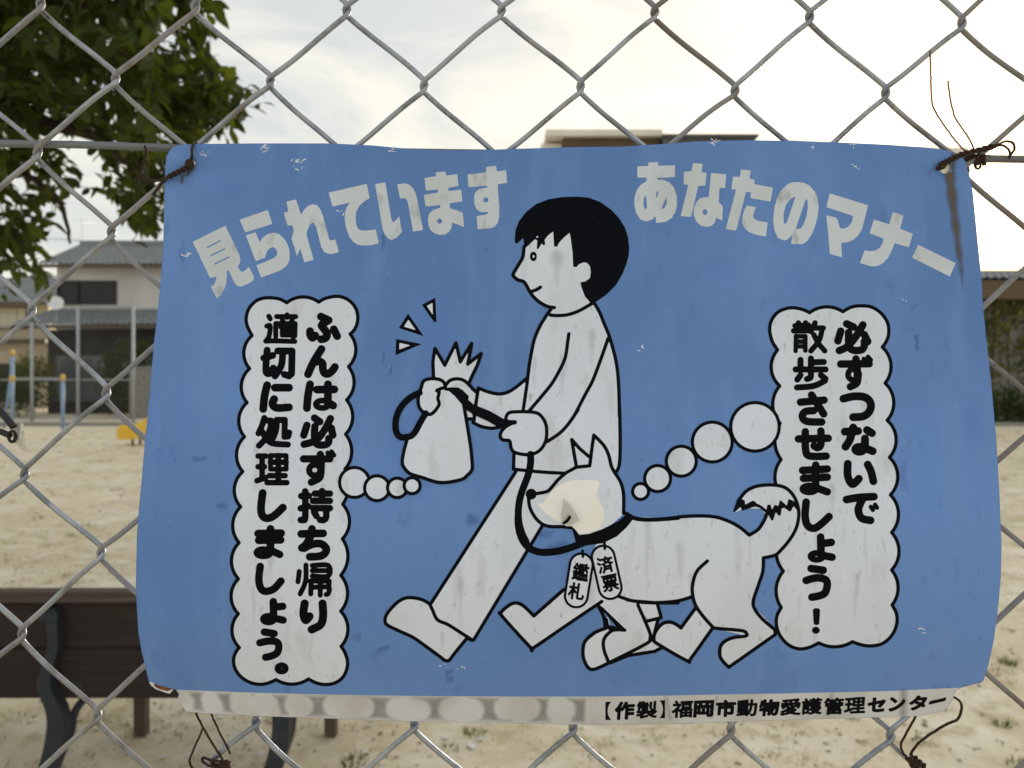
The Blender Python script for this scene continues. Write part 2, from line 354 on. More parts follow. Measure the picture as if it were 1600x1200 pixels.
def house_cream():
    Y = 42.0
    h = empty('house', (-30, Y, 0), 'cream rendered house with grey tiled roof and shaded window', 'house')
    MB().box(-34, -25.3, Y, Y+7, 0, 5.9).build('wall', M['cream_wall'], h)
    rf = ribbed_roof('roof', (-34.6, Y-0.8, 5.75), (-24.75, Y-0.8, 5.75), (-24.75, Y+3.5, 7.6), (-34.6, Y+3.5, 7.6), M['tile'], h, rows=11)
    ribbed_roof('roof_slope', (-24.75, Y+7.8, 5.75), (-34.6, Y+7.8, 5.75), (-34.6, Y+3.5, 7.6), (-24.75, Y+3.5, 7.6), M['tile'], rf, rows=8)
    MB().prism([(-25.312, Y, 5.8), (-25.312, Y+7, 5.8), (-25.312, Y+3.5, 7.4)], (0.01, 0, 0)).build('gable', M['cream_wall'], h)
    MB().box(-34.6, -24.75, Y-0.84, Y-0.72, 5.6, 5.74).build('gutter', M['frame_brown'], rf)
    window(h, -28.0, -26.5, 4.4, 5.5, Y, 'blind', 'frame_brown', 3)
    window(h, -31.5, -29.5, 4.4, 5.5, Y, 'blind', 'frame_brown', 2)
    window(h, -29.0, -26.4, 0.4, 2.4, Y, 'shutter', 'frame_brown', 2)
    MB().box(-34.2, -24.95, Y-0.9, Y-0.03, 3.55, 3.75).build('canopy', M['frame_brown'], h)
house_cream()
def house_far():
    Y = 62.0
    h = empty('house', (-36.5, Y, 0), 'dark upper storey of a far house above the cream house roof', 'house')
    MB().box(-38.6, -37.2, Y, Y+5, 0, 9.8).build('wall', M['dark_wall'], h)
    MB().box(-37.18, -36.9, Y+0.05, Y+5, 0, 9.6).build('side_wall', mat('terracotta_wall', (0.45, 0.25, 0.15), 0.9), h)
    MB().prism([(-38.9, Y-0.3, 9.8), (-36.7, Y-0.3, 9.8), (-37.0, Y-0.3, 10.15), (-38.6, Y-0.3, 10.15)], (0, 5.6, 0)).build('roof', M['dark_wall'], h)
house_far()

def apartment_block():
    Y = 45.0
    h = empty('apartment_building', (9.5, Y+4, 0), 'tall flat roofed building with brown walls and pale overhanging roof slab', 'building')
    X = lambda px, D=Y: (px-800)/FPX*D
    Z = lambda py, D=Y: HCAM-(py-600)/FPX*D
    MB().box(X(880), X(1031), Y, Y+9, 0, Z(212.5)).build('brown_wing', M['brown_wall'], h)
    MB().box(X(852), X(1033), Y-0.45, Y+9.5, Z(211.5, Y-0.45), Z(202, Y-0.45)).build('roof_slab', M['white_wall'], h)
    MB().box(X(846), X(879), Y+0.6, Y+8, 0, Z(224, Y+0.6)).build('pale_wing', M['white_wall'], h)
    MB().box(X(1034), X(1176), Y-0.4, Y+8, 0, Z(213, Y-0.4)).build('dark_wing', M['dark_wall'], h)
    MB().box(X(1031), X(1180), Y-0.8, Y+8.3, Z(212.5, Y-0.8), Z(209, Y-0.8)).build('parapet', M['dark_wall'], h)
    MB().box(X(1182), X(1530), Y+1, Y+9, 0, Z(230, Y+1)).build('low_wing', M['white_wall'], h)
    z1 = Z(218, Y+0.6)
    MB().prism([(X(1236), Y+0.6, z1-0.35), (X(1540), Y+0.6, z1-0.95), (X(1540), Y+0.6, z1-0.7), (X(1236), Y+0.6, z1)], (0, 9, 0)).build('low_roof', M['white_wall'], h)
    for fl in range(4):
        z = 1.0+fl*3.4
        for px in (895, 955, 1050, 1110, 1210, 1290, 1370, 1450):
            yy = Y if px < 1030 else (Y-0.4 if px < 1180 else Y+1)
            if z+1.6 < Z(240): window(h, X(px), X(px)+1.5, z, z+1.5, yy, 'glass', 'frame_brown', 2)
apartment_block()

def low_house():
    Y = 27.0
    h = empty('house', (19, Y, 0), 'low house with grey roof and brown eaves behind an ivy covered wall', 'house')
    MB().box(14.5, 30, Y, Y+7, 0, 4.2).build('wall', M['concrete'], h)
    rf = ribbed_roof('roof', (13.6, Y-0.9, 4.94), (31, Y-0.9, 4.94), (31, Y+3.6, 5.84), (13.6, Y+3.6, 5.84), M['tile'], h, rows=10)
    ribbed_roof('roof_slope', (31, Y+8, 4.94), (13.6, Y+8, 4.94), (13.6, Y+3.6, 5.84), (31, Y+3.6, 5.84), M['tile'], rf, rows=8)
    MB().box(13.6, 31, Y-0.86, Y-0.4, 4.25, 4.88).build('fascia', M['brown_wall'], h)
    MB().box(14.3, 30.2, Y-0.38, Y+7.2, 4.2, 4.8).build('eaves', M['brown_wall'], h)
    window(h, 15.6, 16.6, 1.7, 2.8, Y, 'glass', 'wallgrey', 2)
    window(h, 18.6, 20.4, 1.2, 2.8, Y, 'glass', 'wallgrey', 2)
low_house()

def block_wall():
    bw = empty('block_wall', (0, 30, 0), 'grey concrete block wall along the far edge of the park', 'wall')
    MB().box(-14.95, 13.4, 30.02, 30.17, 0, 1.95).build('core', M['concrete'], bw)
    me = MB().box(-0.19, 0.19, -0.012, 0.012, -0.09, 0.09).mesh('block'); me.materials.append(M['concrete'])
    MB().box(-15.0, 13.45, 29.98, 30.2, 1.95, 2.03).build('coping', M['concrete'], bw)
    for r in range(9):                          # only the stretch beside the net posts shows
        for c in range(10):
            o = bpy.data.objects.new('block', me); COL.objects.link(o); o.parent = bw
            o.matrix_parent_inverse = Matrix.Translation(-bw.location)
            o.location = (-14.74+c*0.395+(0.2 if r % 2 else 0), 30.01-rng.random()*0.004, 0.17+r*0.2)
block_wall()
MBk = MB().box(-40, 34, 24.6, 24.75, 0.0, 0.12)
tag(MBk.build('kerb', M['concrete']), kind='structure')

# ------------------------------------------------------------------ foliage
def leaf_shape(L, W, fold=0.25, bend=0.2):
    """12-triangle pointed leaf along +Y, folded along the midrib"""
    v = []; f = []
    ts = (0, 0.22, 0.5, 0.78, 1.0); ws = (0.05, 0.8, 1.0, 0.6, 0.03)
    for t, q in zip(ts, ws):
        z = -bend*L*t*t; x = W*0.5*q
        v += [(-x, t*L, z+fold*x), (0, t*L, z), (x, t*L, z+fold*x)]
    for i in range(4):
        b = i*3; f += [(b, b+1, b+4, b+3), (b+1, b+2, b+5, b+4)]
    return v, f
def frame(dirv, up, roll=0.0):
    y = dirv.normalized(); x = y.cross(up)
    x = x.normalized() if x.length > 1e-4 else y.orthogonal().normalized()
    z = x.cross(y); m = Matrix((x, y, z)).transposed()
    return m @ Matrix.Rotation(roll, 3, 'Y')
def add_leaf(mb, shape, p, rot, s):
    b = len(mb.v); v, f = shape
    mb.v += [tuple(p + rot @ (Vector(q)*s)) for q in v]; mb.f += [tuple(b+i for i in q) for q in f]
def foliage(name, parent, pts, mt, L=0.1, W=0.05, seed=1, up=0.4, kind='stuff'):
    r = random.Random(seed); mb = MB(); sh = leaf_shape(L, W)
    for p in pts:
        d = Vector((r.gauss(0, 1), r.gauss(0, 1), r.gauss(up, 0.8)))
        add_leaf(mb, sh, Vector(p), frame(d, Vector((r.gauss(0, .4), r.gauss(0, .4), 1)), r.uniform(-1, 1)), r.uniform(0.6, 1.25))
    o = mb.build(name, mt, parent)
    if kind: o['kind'] = kind
    return o
def blob_pts(c, rad, n, r, shell=0.55):
    o = []
    while len(o) < n:
        q = Vector((r.uniform(-1, 1), r.uniform(-1, 1), r.uniform(-1, 1)))
        l = q.length
        if l > 1 or l < shell*r.random(): continue
        k = 1+0.28*mnoise.noise(q*2.3+Vector(c))
        o.append(Vector(c)+Vector((q.x*rad[0], q.y*rad[1], q.z*rad[2]))*k)
    return o
def shrub(label, c, rad, n, mt, L, seed, group=None):
    r = random.Random(seed)
    t = empty('shrub', (c[0], c[1], 0), label, 'shrub', group)
    m = MB()
    for k in range(6):
        a = r.uniform(0, 6.28)
        m.tube([(c[0], c[1], -0.05), (c[0]+math.cos(a)*rad[0]*.25, c[1]+math.sin(a)*rad[1]*.25, c[2]*0.6), (c[0]+math.cos(a)*rad[0]*.6, c[1]+math.sin(a)*rad[1]*.6, c[2]+rad[2]*.3)], [0.03, 0.02, 0.008], 5)
    m.build('stem', M['bark'], t)
    pts = [p for p in blob_pts(c, rad, n, r) if p.z > 0.02]
    foliage('crown', t, pts, mt, L, L*0.5, seed)
shrub('leafy green shrub beside the tall net post under the grey house', (-15.6, 31.5, 1.6), (1.5, 0.9, 1.6), 2600, M['shrub'], 0.16, 3)
shrub('bright green bush behind the blue exercise bar', (-20.6, 33.0, 1.9), (0.9, 0.7, 0.75), 1200, M['ivy'], 0.15, 4)
shrub('dark evergreen hedge bush in front of the cream house', (-21.3, 31.5, 0.9), (2.6, 0.8, 1.1), 3000, M['shrub'], 0.15, 5)
shrub('broad dark bush at the foot of the ivy wall', (17.3, 25.6, 0.55), (2.3, 0.6, 0.75), 3600, M['shrub'], 0.13, 6)
def ivy():
    r = random.Random(21)
    t = empty('ivy', (17.5, 26.8, 0), 'yellow green ivy hanging down the wall of the low house', 'ivy')
    up = []; lo = []
    for _ in range(9000):
        x = r.uniform(14.8, 24); z = r.uniform(0.4, 4.3)
        dens = 0.55+0.9*mnoise.noise((x*0.8, 3, z*0.5)) + (0.5 if z > 3.3+0.5*mnoise.noise((x, 0, 0)) else 0)
        if r.random() < dens-0.15: (up if z > 3.2 else lo).append((x, 26.93-abs(r.gauss(0, 0.12))*(2.2 if z > 3.2 else 1), z))
    foliage('trailing_leaves', t, lo, M['ivy'], 0.15, 0.1, 8, up=-0.5)
    foliage('top_leaves', t, up, M['ivy'], 0.15, 0.1, 9, up=-0.3)
    m = MB()
    for k in range(22):
        x = r.uniform(15, 23.5)
        m.tube([(x, 26.95, 0), (x+r.uniform(-.2, .2), 26.93, 1.5), (x+r.uniform(-.4, .4), 26.95, 3.6)], 0.02, 5)
    m.build('stems', M['bark'], t)
ivy()

# ------------------------------------------------------------------ playground things
def net_fence():
    t = empty('net_fence', P(122, 660, 27.5), 'tall galvanised net fence with slim grey posts in front of the house', 'fence')
    D = 27.5; X = lambda px: (px-800)/FPX*D
    tops = [(-70, 3.5), (-10, 3.5), (50, 3.5), (122, 4.15), (208, 4.15)]
    for px, h in tops: MB().tube([(X(px), D, -0.1), (X(px), D, h)], 0.058, 8).build('post', M['post'], t, True)
    for (a, h), (b, _) in zip(tops, tops[1:]):
        for z in (h-0.03, 1.5, 0.1): MB().tube([(X(a), D, z), (X(b), D, z)], 0.022, 6).build('rail', M['post'], t, True)
    m = MB()
    for (a, h), (b, _) in zip(tops, tops[1:]):
        x0, x1 = X(a), X(b); wd = x1-x0; st = 0.11; n = int((wd+h)/st)
        for k in range(1, n):
            for sg in (1, -1):
                c = k*st; z0 = max(0.1, c-wd); xa = c-z0; z1 = min(h-0.05, c); xb = c-z1
                if z1 <= z0: continue
                fx = (lambda q: x0+q) if sg > 0 else (lambda q: x1-q)
                p, q = Vector((fx(xa), D+0.01*sg, z0)), Vector((fx(xb), D+0.01*sg, z1))
                m.tube([p, q], 0.0045, 3, False)
    o = m.build('netting', mat('dark_netting', (0.06, 0.065, 0.065), 0.7), t); o['kind'] = 'stuff'
net_fence()

def exercise_bars():
    D = 23.0; X = lambda px: (px-800)/FPX*D
    t = empty('exercise_bar', (X(58), D, 0), 'blue chin-up bars with yellow caps standing on the sand', 'exercise bar')
    for px, h in ((-70, 2.32), (19, 2.32), (98, 1.58)):
        MB().tube([(X(px), D, -0.1), (X(px), D, h)], 0.055, 10).build('post', M['bluepaint'], t, True)
        c = MB(); x = X(px)
        c.tube([(x, D, h-0.13), (x, D, h-0.13), (x, D, h), (x, D, h+0.05), (x, D, h+0.075)], [0.055, 0.068, 0.068, 0.05, 0.012], 10)
        c.build('cap', M['capyellow'], t, True)
    MB().tube([(X(19), D, 1.42), (X(19), D, 1.60)], 0.068, 10).build('collar', M['capyellow'], t, True)
    MB().tube([(X(-70), D, 2.26), (X(19), D, 2.26)], 0.018, 8).build('bar', M['post'], t, True)
    MB().tube([(X(19), D, 1.52), (X(98), D, 1.52)], 0.018, 8).build('bar', M['post'], t, True)
    MB().tube([(X(19), D+0.03, 2.05), (X(-8), D+0.4, 0.0)], 0.035, 8).build('brace', M['bluepaint'], t, True)
exercise_bars()

def slide():
    D = 17.0; X = lambda px: (px-800)/FPX*D
    t = empty('slide', (X(240), D, 0), 'yellow playground slide with low curved chute end', 'slide')
    x0 = X(192); path = [(0, .20), (0.12, .19), (0.36, .20), (0.55, .29), (0.9, .56), (1.5, .98), (2.2, 1.5), (2.6, 1.7), (3.1, 1.72)]
    path = catmull([(a, 0, b) for a, b in path], 5)
    prof = [(-.26, .25), (-.235, .265), (-.21, .25), (-.20, .02), (-.12, 0), (.12, 0), (.20, .02), (.21, .25), (.235, .265), (.26, .25), (.26, -.05), (-.26, -.05)]
    m = MB(); n = len(prof)
    for p in path: m.v += [(x0+p.x, D+a, p.z+b*(0.75 if p.x < .05 else 1)) for a, b in prof]
    for i in range(len(path)-1):
        for k in range(n): m.f.append((i*n+k, i*n+(k+1) % n, (i+1)*n+(k+1) % n, (i+1)*n+k))
    m.f.append(tuple(range(n))); m.f.append(tuple(reversed(range((len(path)-1)*n, len(path)*n))))
    m.build('chute', M['yellowpaint'], t)
    for a, z in ((0.30, 0.16), (1.5, 0.93), (2.7, 1.66), (3.05, 1.66)):
        for s in (-.17, .17): MB().tube([(x0+a, D+s, -0.05), (x0+a, D+s, z)], 0.025, 8).build('leg', M['iron'], t, True)
    for k in range(5): MB().tube([(x0+3.05+.55*(1-k/4.5), D-.2, .3+k*.3), (x0+3.05+.55*(1-k/4.5), D+.2, .3+k*.3)], 0.02, 8).build('rung', M['bluepaint'], t, True)
    for s in (-.22, .22): MB().tube([(x0+3.72, D+s, -.05), (x0+3.08, D+s, 1.75), (x0+2.95, D+s, 2.35), (x0+2.5, D+s, 2.35), (x0+2.4, D+s, 1.8)], 0.022, 8).build('handrail', M['bluepaint'], t, True)
slide()

# ------------------------------------------------------------------ bench seen from behind
def bench():
    D = 2.52; X = lambda px: (px-800)/FPX*D
    xa, xb = X(-260), X(500)
    t = empty('park_bench', ((xa+xb)/2, D+0.2, 0), 'dark brown wooden park bench with black iron legs seen from behind', 'bench')
    def plank(z0, z1, y0, mt, th=0.035):
        m = MB().box(xa, xb, y0, y0+th, z0, z1); o = m.build('back_slat', mt, t)
        b = o.modifiers.new('bevel', 'BEVEL'); b.width = 0.005; b.segments = 2
    plank(0.635, 0.672, D-0.015, M['wood_top'], 0.06)
    plank(0.484, 0.630, D+0.006, M['wood']); plank(0.318, 0.478, D+0.002, M['wood'])
    for k in range(4):
        m = MB().box(xa, xb, D+0.10+k*0.095, D+0.185+k*0.095, 0.375, 0.41)
        o = m.build('seat_slat', M['wood'], t); b = o.modifiers.new('bevel', 'BEVEL'); b.width = 0.004; b.segments = 2
    for px in (-225, 85, 432):
        x = X(px); w_ = 0.052
        prof = catmull([(0.012, 0.62), (0.02, 0.5), (0.0, 0.38), (0.028, 0.28), (0.026, 0.18), (0.0, 0.06), (-0.03, -0.05)], 5)
        m = MB(); n = len(prof); b0 = 0
        for p in prof:                           # curved cast leg, near side
            xs = x+(p[0]-0.012)*1.4; hw = 0.023+0.006*math.sin(p[1]*9)
            y0 = D-0.03-0.05*max(0, 0.45-p[1])
            m.v += [(xs-hw, y0, p[1]), (xs+hw, y0, p[1]), (xs+hw, y0+0.045, p[1]), (xs-hw, y0+0.045, p[1])]
        for i in range(n-1):
            for k in range(4): m.f.append((i*4+k, (i+1)*4+k, (i+1)*4+(k+1) % 4, i*4+(k+1) % 4))
        m.f += [(0, 1, 2, 3), tuple(reversed(range((n-1)*4, n*4)))]
        m.build('leg', M['iron'], t)
        br = catmull([(0, 0.10), (0.035, 0.19), (0.05, 0.27), (0.11, 0.335)], 5)
        MB().tube([(x+0.01+a*0.8, D-0.02+a*1.2, b) for a, b in br], 0.014, 8).build('bracket', M['iron'], t, True)
        f = MB().box(x+0.055, x+0.098, D+0.415, D+0.455, -0.03, 0.375)
        f.build('leg', M['frame_brown'], t)
        MB().box(x+0.062, x+0.09, D+0.0, D+0.46, 0.335, 0.372).build('seat_bearer', M['iron'], t)
        MB().box(x-0.035, x+0.028, D-0.034, D-0.018, 0.585, 0.61).build('bolt_plate', M['iron'], t)
bench()

# ------------------------------------------------------------------ tree overhanging from the left
def inpoly(x, y, poly):
    c = False; n = len(poly)
    for i in range(n):
        (x1, y1), (x2, y2) = poly[i], poly[(i+1) % n]
        if (y1 > y) != (y2 > y) and x < (x2-x1)*(y-y1)/(y2-y1)+x1: c = not c
    return c
def tree():
    r = random.Random(5)
    base = Vector((-4.3, 4.9, 0))
    t = empty('tree', base, 'leafy broad-leaved tree with glossy green leaves hanging over the bench', 'tree')
    crownp = [Vector(p) for p in ((-4.3, 4.9, -0.1), (-4.22, 4.85, 0.9), (-4.3, 4.75, 1.9), (-4.1, 4.6, 2.9), (-3.8, 4.5, 3.9))]
    MB().tube(catmull(crownp, 5), [0.17-0.004*i for i in range(21)], 10).build('trunk', M['bark'], t, True)
    limbs = [
        [(-4.25, 4.72, 2.1), (-3.6, 4.4, 2.55), P(0, 140, 4.1), P(60, 147, 4.05), P(120, 163, 4.0), P(190, 150, 3.95), P(290, 160, 3.9)],
        [(-4.25, 4.72, 2.0), (-3.9, 4.4, 2.2), P(-60, 230, 4.2), P(30, 265, 4.1), P(90, 310, 4.0), P(110, 380, 3.95)],
        [P(-20, 150, 4.1), P(60, 185, 4.05), P(150, 215, 3.9), P(205, 260, 3.8), P(235, 320, 3.75)],
        [(-4.15, 4.62, 2.7), (-3.4, 4.4, 3.1), P(60, 20, 4.3), P(170, -10, 4.2), P(290, 10, 4.1)],
        [P(60, 20, 4.3), P(110, 70, 4.2), P(220, 95, 4.1), P(330, 140, 3.95), P(375, 175, 3.9)],
        [(-4.1, 4.6, 2.9), (-3.5, 5.0, 3.6), (-2.8, 5.2, 3.9)], [(-4.0, 4.5, 3.2), (-4.6, 4.2, 3.9), (-5.2, 4.0, 4.2)],
        [(-4.25, 4.72, 2.2), (-5.0, 4.9, 2.8), (-5.7, 5.0, 3.2)]]
    for L in limbs:
        p = catmull(L, 5); n = len(p)
        q = [v+Vector((r.gauss(0, .008), r.gauss(0, .008), r.gauss(0, .008))) for v in p]
        MB().tube(q, [0.045*(1-i/n)+0.004 for i in range(n)], 7).build('branch', M['bark'], t, True)
    dense = [(-260, -260), (300, -260), (325, 0), (300, 60), (318, 90), (350, 105), (375, 140), (385, 175), (340, 190), (300, 222), (235, 232), (160, 205), (60, 225), (-260, 260)]
    low1 = [(-260, 200), (60, 220), (120, 250), (128, 300), (95, 330), (60, 350), (55, 420), (35, 440), (5, 430), (-40, 400), (-260, 380)]
    low2 = [(150, 210), (250, 225), (262, 280), (255, 345), (235, 358), (205, 345), (175, 310), (160, 260)]
    holes = [((262, 40), 34, 26), ((250, 75), 22, 20), ((280, 118), 26, 13), ((185, 60), 10, 14), ((200, 180), 26, 17), ((160, 170), 14, 12), ((300, 190), 16, 18), ((245, 150), 12, 12), ((90, 205), 40, 15), ((60, 180), 22, 12), ((180, 55), 12, 12), ((230, 25), 20, 12), ((120, 260), 40, 30), ((60, 320), 24, 18), ((20, 375), 24, 10), ((125, 330), 40, 30)]
    def ok(x, y):
        if not (inpoly(x, y, dense) or inpoly(x, y, low1) or inpoly(x, y, low2)): return False
        for (c, a, b) in holes:
            if ((x-c[0])/a)**2+((y-c[1])/b)**2 < 1 and r.random() < 0.9: return False
        return True
    shapes = [leaf_shape(0.105, 0.052, 0.25, 0.2), leaf_shape(0.075, 0.042, 0.35, 0.1), leaf_shape(0.118, 0.052, 0.2, 0.3)]
    meshes = []
    for k, sh in enumerate(shapes):
        me = bpy.data.meshes.new('leaf'); me.from_pydata(sh[0], [], sh[1]); me.update(); me.materials.append(M['leaf']); meshes.append(me)
    leaves = []
    twig = MB()
    def sprig(p, n):
        d = Vector((r.gauss(0.35, .7), r.gauss(0, .6), r.gauss(-0.25, .6))).normalized()
        ln = r.uniform(.12, .24); up = Vector((r.gauss(0, .5), r.gauss(0, .5), 1))
        pts = [p-d*ln*.5, p, p+d*ln*.5+Vector((0, 0, -.015))]
        twig.tube(pts, [.0022, .0018, .001], 4)
        for i in range(n):
            u = i/(n-1); q = pts[0].lerp(pts[2], u); sgn = 1 if i % 2 else -1
            side = d.cross(up).normalized()*sgn
            dd = (d*r.uniform(.3, .9)+side*r.uniform(.4, 1.0)+Vector((r.gauss(0, .25), r.gauss(0, .25), r.gauss(-.2, .3))))
            leaves.append((q, frame(dd, up+Vector((r.gauss(0, .5), r.gauss(0, .5), 0)), r.uniform(-.7, .7)), r.uniform(.65, 1.1), r.randrange(3)))
    cnt = 0
    while cnt < 1800:
        x = r.uniform(-240, 390); y = r.uniform(-240, 445)
        if not ok(x, y): continue
        dn = inpoly(x, y, dense)
        sp = 0.5 if (x > 250 or not dn) else 0.95
        if not dn and r.random() < 0.5: continue
        D = 4.0+r.uniform(-sp, sp); cnt += 1
        sprig(P(x, y, D), r.randint(4, 8))
    for _ in range(330):                        # the rest of the crown, up and to the left of the frame
        q = blob_pts((-4.3, 4.7, 3.7), (2.0, 1.5, 1.3), 1, r, 0.9)[0]
        pp = 800+q.x/q.y*FPX, 600-(q.z-HCAM)/q.y*FPX
        if pp[0] > -60 and pp[1] > -60: continue
        sprig(q, r.randint(5, 8))
    twig.build('twigs', M['bark'], t)['kind'] = 'stuff'
    def vis(l):
        q = l[0]; px = 800+q.x/q.y*FPX; py = 600-(q.z-HCAM)/q.y*FPX
        return (0 <= px <= 400 and 0 <= py <= 450, -q.y*1.0+l[2])
    leaves.sort(key=vis, reverse=True)
    for (q, rot, s, k) in leaves[:290]:
        o = bpy.data.objects.new('leaf', meshes[k]); COL.objects.link(o); o.parent = t
        o.matrix_parent_inverse = Matrix.Translation(-t.location)
        o.matrix_basis = Matrix.Translation(q) @ rot.to_4x4() @ Matrix.Scale(s, 4)
    cm = MB()
    for (q, rot, s, k) in leaves[290:]: add_leaf(cm, shapes[k], q, rot, s)
    cm.build('crown', M['leaf'], t)['kind'] = 'stuff'
tree()

# ------------------------------------------------------------------ small things on the ground
def blades(n, spread, h, r, lean=0.6):
    m = MB()
    for _ in range(n):
        a = r.uniform(0, 6.283); rr = spread*math.sqrt(r.random()); x, y = rr*math.cos(a), rr*math.sin(a)
        d = Vector((math.cos(a)*lean*r.random(), math.sin(a)*lean*r.random(), 1))*h*r.uniform(.5, 1.1)
        wv = Vector((-math.sin(a+r.gauss(0, 1)), math.cos(a+r.gauss(0, 1)), 0))*0.0022
        p = Vector((x, y, -0.01)); k = p+d*.55; e = p+d+Vector((d.x*.5, d.y*.5, -d.z*.15))
        m.poly([p-wv, p+wv, k+wv*.8, k-wv*.8]); m.poly([k-wv*.8, k+wv*.8, e])
    return m
def tufts():
    r = random.Random(9)
    for (px, py, n, sp, h) in ((1574, 1036, 70, .035, .05), (1566, 1134, 60, .03, .045), (742, 1148, 60, .04, .035), (555, 1192, 80, .045, .04), (1440, 1165, 40, .03, .035),
                               (700, 1172, 40, .04, .03), (1590, 1195, 40, .03, .04), (1330, 1130, 30, .03, .03), (1575, 985, 30, .03, .03), (930, 1190, 30, .03, .03), (110, 840, 30, .05, .04), (60, 810, 30, .05, .04)):
        g = GP(px, py); m = blades(n, sp, h, r)
        o = m.build('grass_tuft', M['grass']); o.location = (g.x, g.y, ghei(g.x, g.y))
        tag(o, 'small green grass tuft growing out of the sand', 'grass tuft', 'green tufts on the sand')
    for nm, mt, n, sd, lab in (('dry_grass', M['straw'], 5200, 3.3, 'short straw coloured dry grass scattered over the sand'), ('withered_grass', M['olive'], 3400, 8.8, 'low withered olive brown weeds scattered over the sand')):
        m = MB()
        for _ in range(n):
            y = 2.4+20*r.random()**1.35; x = r.uniform(-1, 1)*(0.75*y+.3)
            if mnoise.noise((x*.9, y*.9, sd)) + .7*mnoise.noise((x*3.5, y*3.5, sd)) < r.uniform(-.2, .35): continue
            z = ghei(x, y); h = r.uniform(.012, .034)*(1+.05*y)
            for k in range(9):
                a = r.uniform(0, 6.283); L = h*r.uniform(.5, 1.5); d = Vector((math.cos(a)*L, math.sin(a)*L, h*r.uniform(.15, 1.1)))
                p = Vector((x+r.gauss(0, h*.9), y+r.gauss(0, h*.9), z)); wv = Vector((-d.y, d.x, 0)).normalized()*.0015*(1+.18*y)
                m.poly([p-wv, p+wv, p+d])
        tag(m.build(nm, mt), lab, 'grass', kind='stuff')
    m = MB(); sh = leaf_shape(.035, .016, .3, .3)
    for _ in range(260):
        y = 2.4+5*r.random()**1.4; x = r.uniform(-1, 1)*(0.75*y+.2); a = r.uniform(0, 6.283)
        add_leaf(m, sh, Vector((x, y, ghei(x, y)+.006)), frame(Vector((math.cos(a), math.sin(a), r.gauss(0, .25))), Vector((r.gauss(0, .3), r.gauss(0, .3), 1)), r.gauss(0, .4)), r.uniform(.5, 1.1))
    tag(m.build('leaf_litter', mat('dead_leaf', (0.15, 0.10, 0.06), 0.85, var=[(20, (0.25, 0.18, 0.10), 0.4, 0.6, 1, 2)], spec=0.15)), 'small brown dead leaves scattered over the sand', 'leaves', kind='stuff')
    m = MB()
    for _ in range(900):
        y = 2.4+5*r.random()**1.5; x = r.uniform(-1, 1)*(0.75*y+.2); s = r.uniform(.003, .011); z = ghei(x, y)
        rot = Matrix.Rotation(r.uniform(0, 6), 3, 'Z')
        b = len(m.v)
        for q in ((1, 0, 0), (0, 1, 0), (-1, 0, 0), (0, -1, 0), (.2, .1, .7), (0, 0, -.5)):
            m.v.append(tuple(Vector((x, y, z+s*.2))+rot @ Vector((q[0]*s*r.uniform(.7, 1.4), q[1]*s, q[2]*s))))
        m.f += [(b+i, b+(i+1) % 4, b+4) for i in range(4)]+[(b+(i+1) % 4, b+i, b+5) for i in range(4)]
    tag(m.build('gravel', M['stone']), 'fine loose gravel scattered over the sand', 'gravel', kind='stuff')
    for i, (px, py, L, W) in enumerate(((736, 1168, .052, .02), (750, 1159, .03, .014), (695, 1156, .032, .016), (575, 1136, .034, .012), (572, 1181, .022, .016), (407, 1185, .03, .018), (255, 1183, .036, .02), (344, 1123, .028, .016), (1478, 1112, .018, .014), (1290, 1165, .02, .012))):
        g = GP(px, py); a = r.uniform(-.8, .8) if i else -1.2
        m = MB(); n = 7
        ang = [6.283*k/n for k in range(n)]
        top = [Vector((math.cos(q)*L*.5*r.uniform(.7, 1.1), math.sin(q)*W*.8*r.uniform(.7, 1.1), .006+.004*r.random())) for q in ang]
        m.prism(top, (0, 0, -.005))
        o = m.build('white_scrap', M['litter']); o.location = (g.x, g.y, ghei(g.x, g.y)+.004); o.rotation_euler = (r.uniform(-.2, .2), r.uniform(-.2, .2), a)
        tag(o, 'small white scrap lying on the sand', 'litter', 'white scraps on the sand')
tufts()

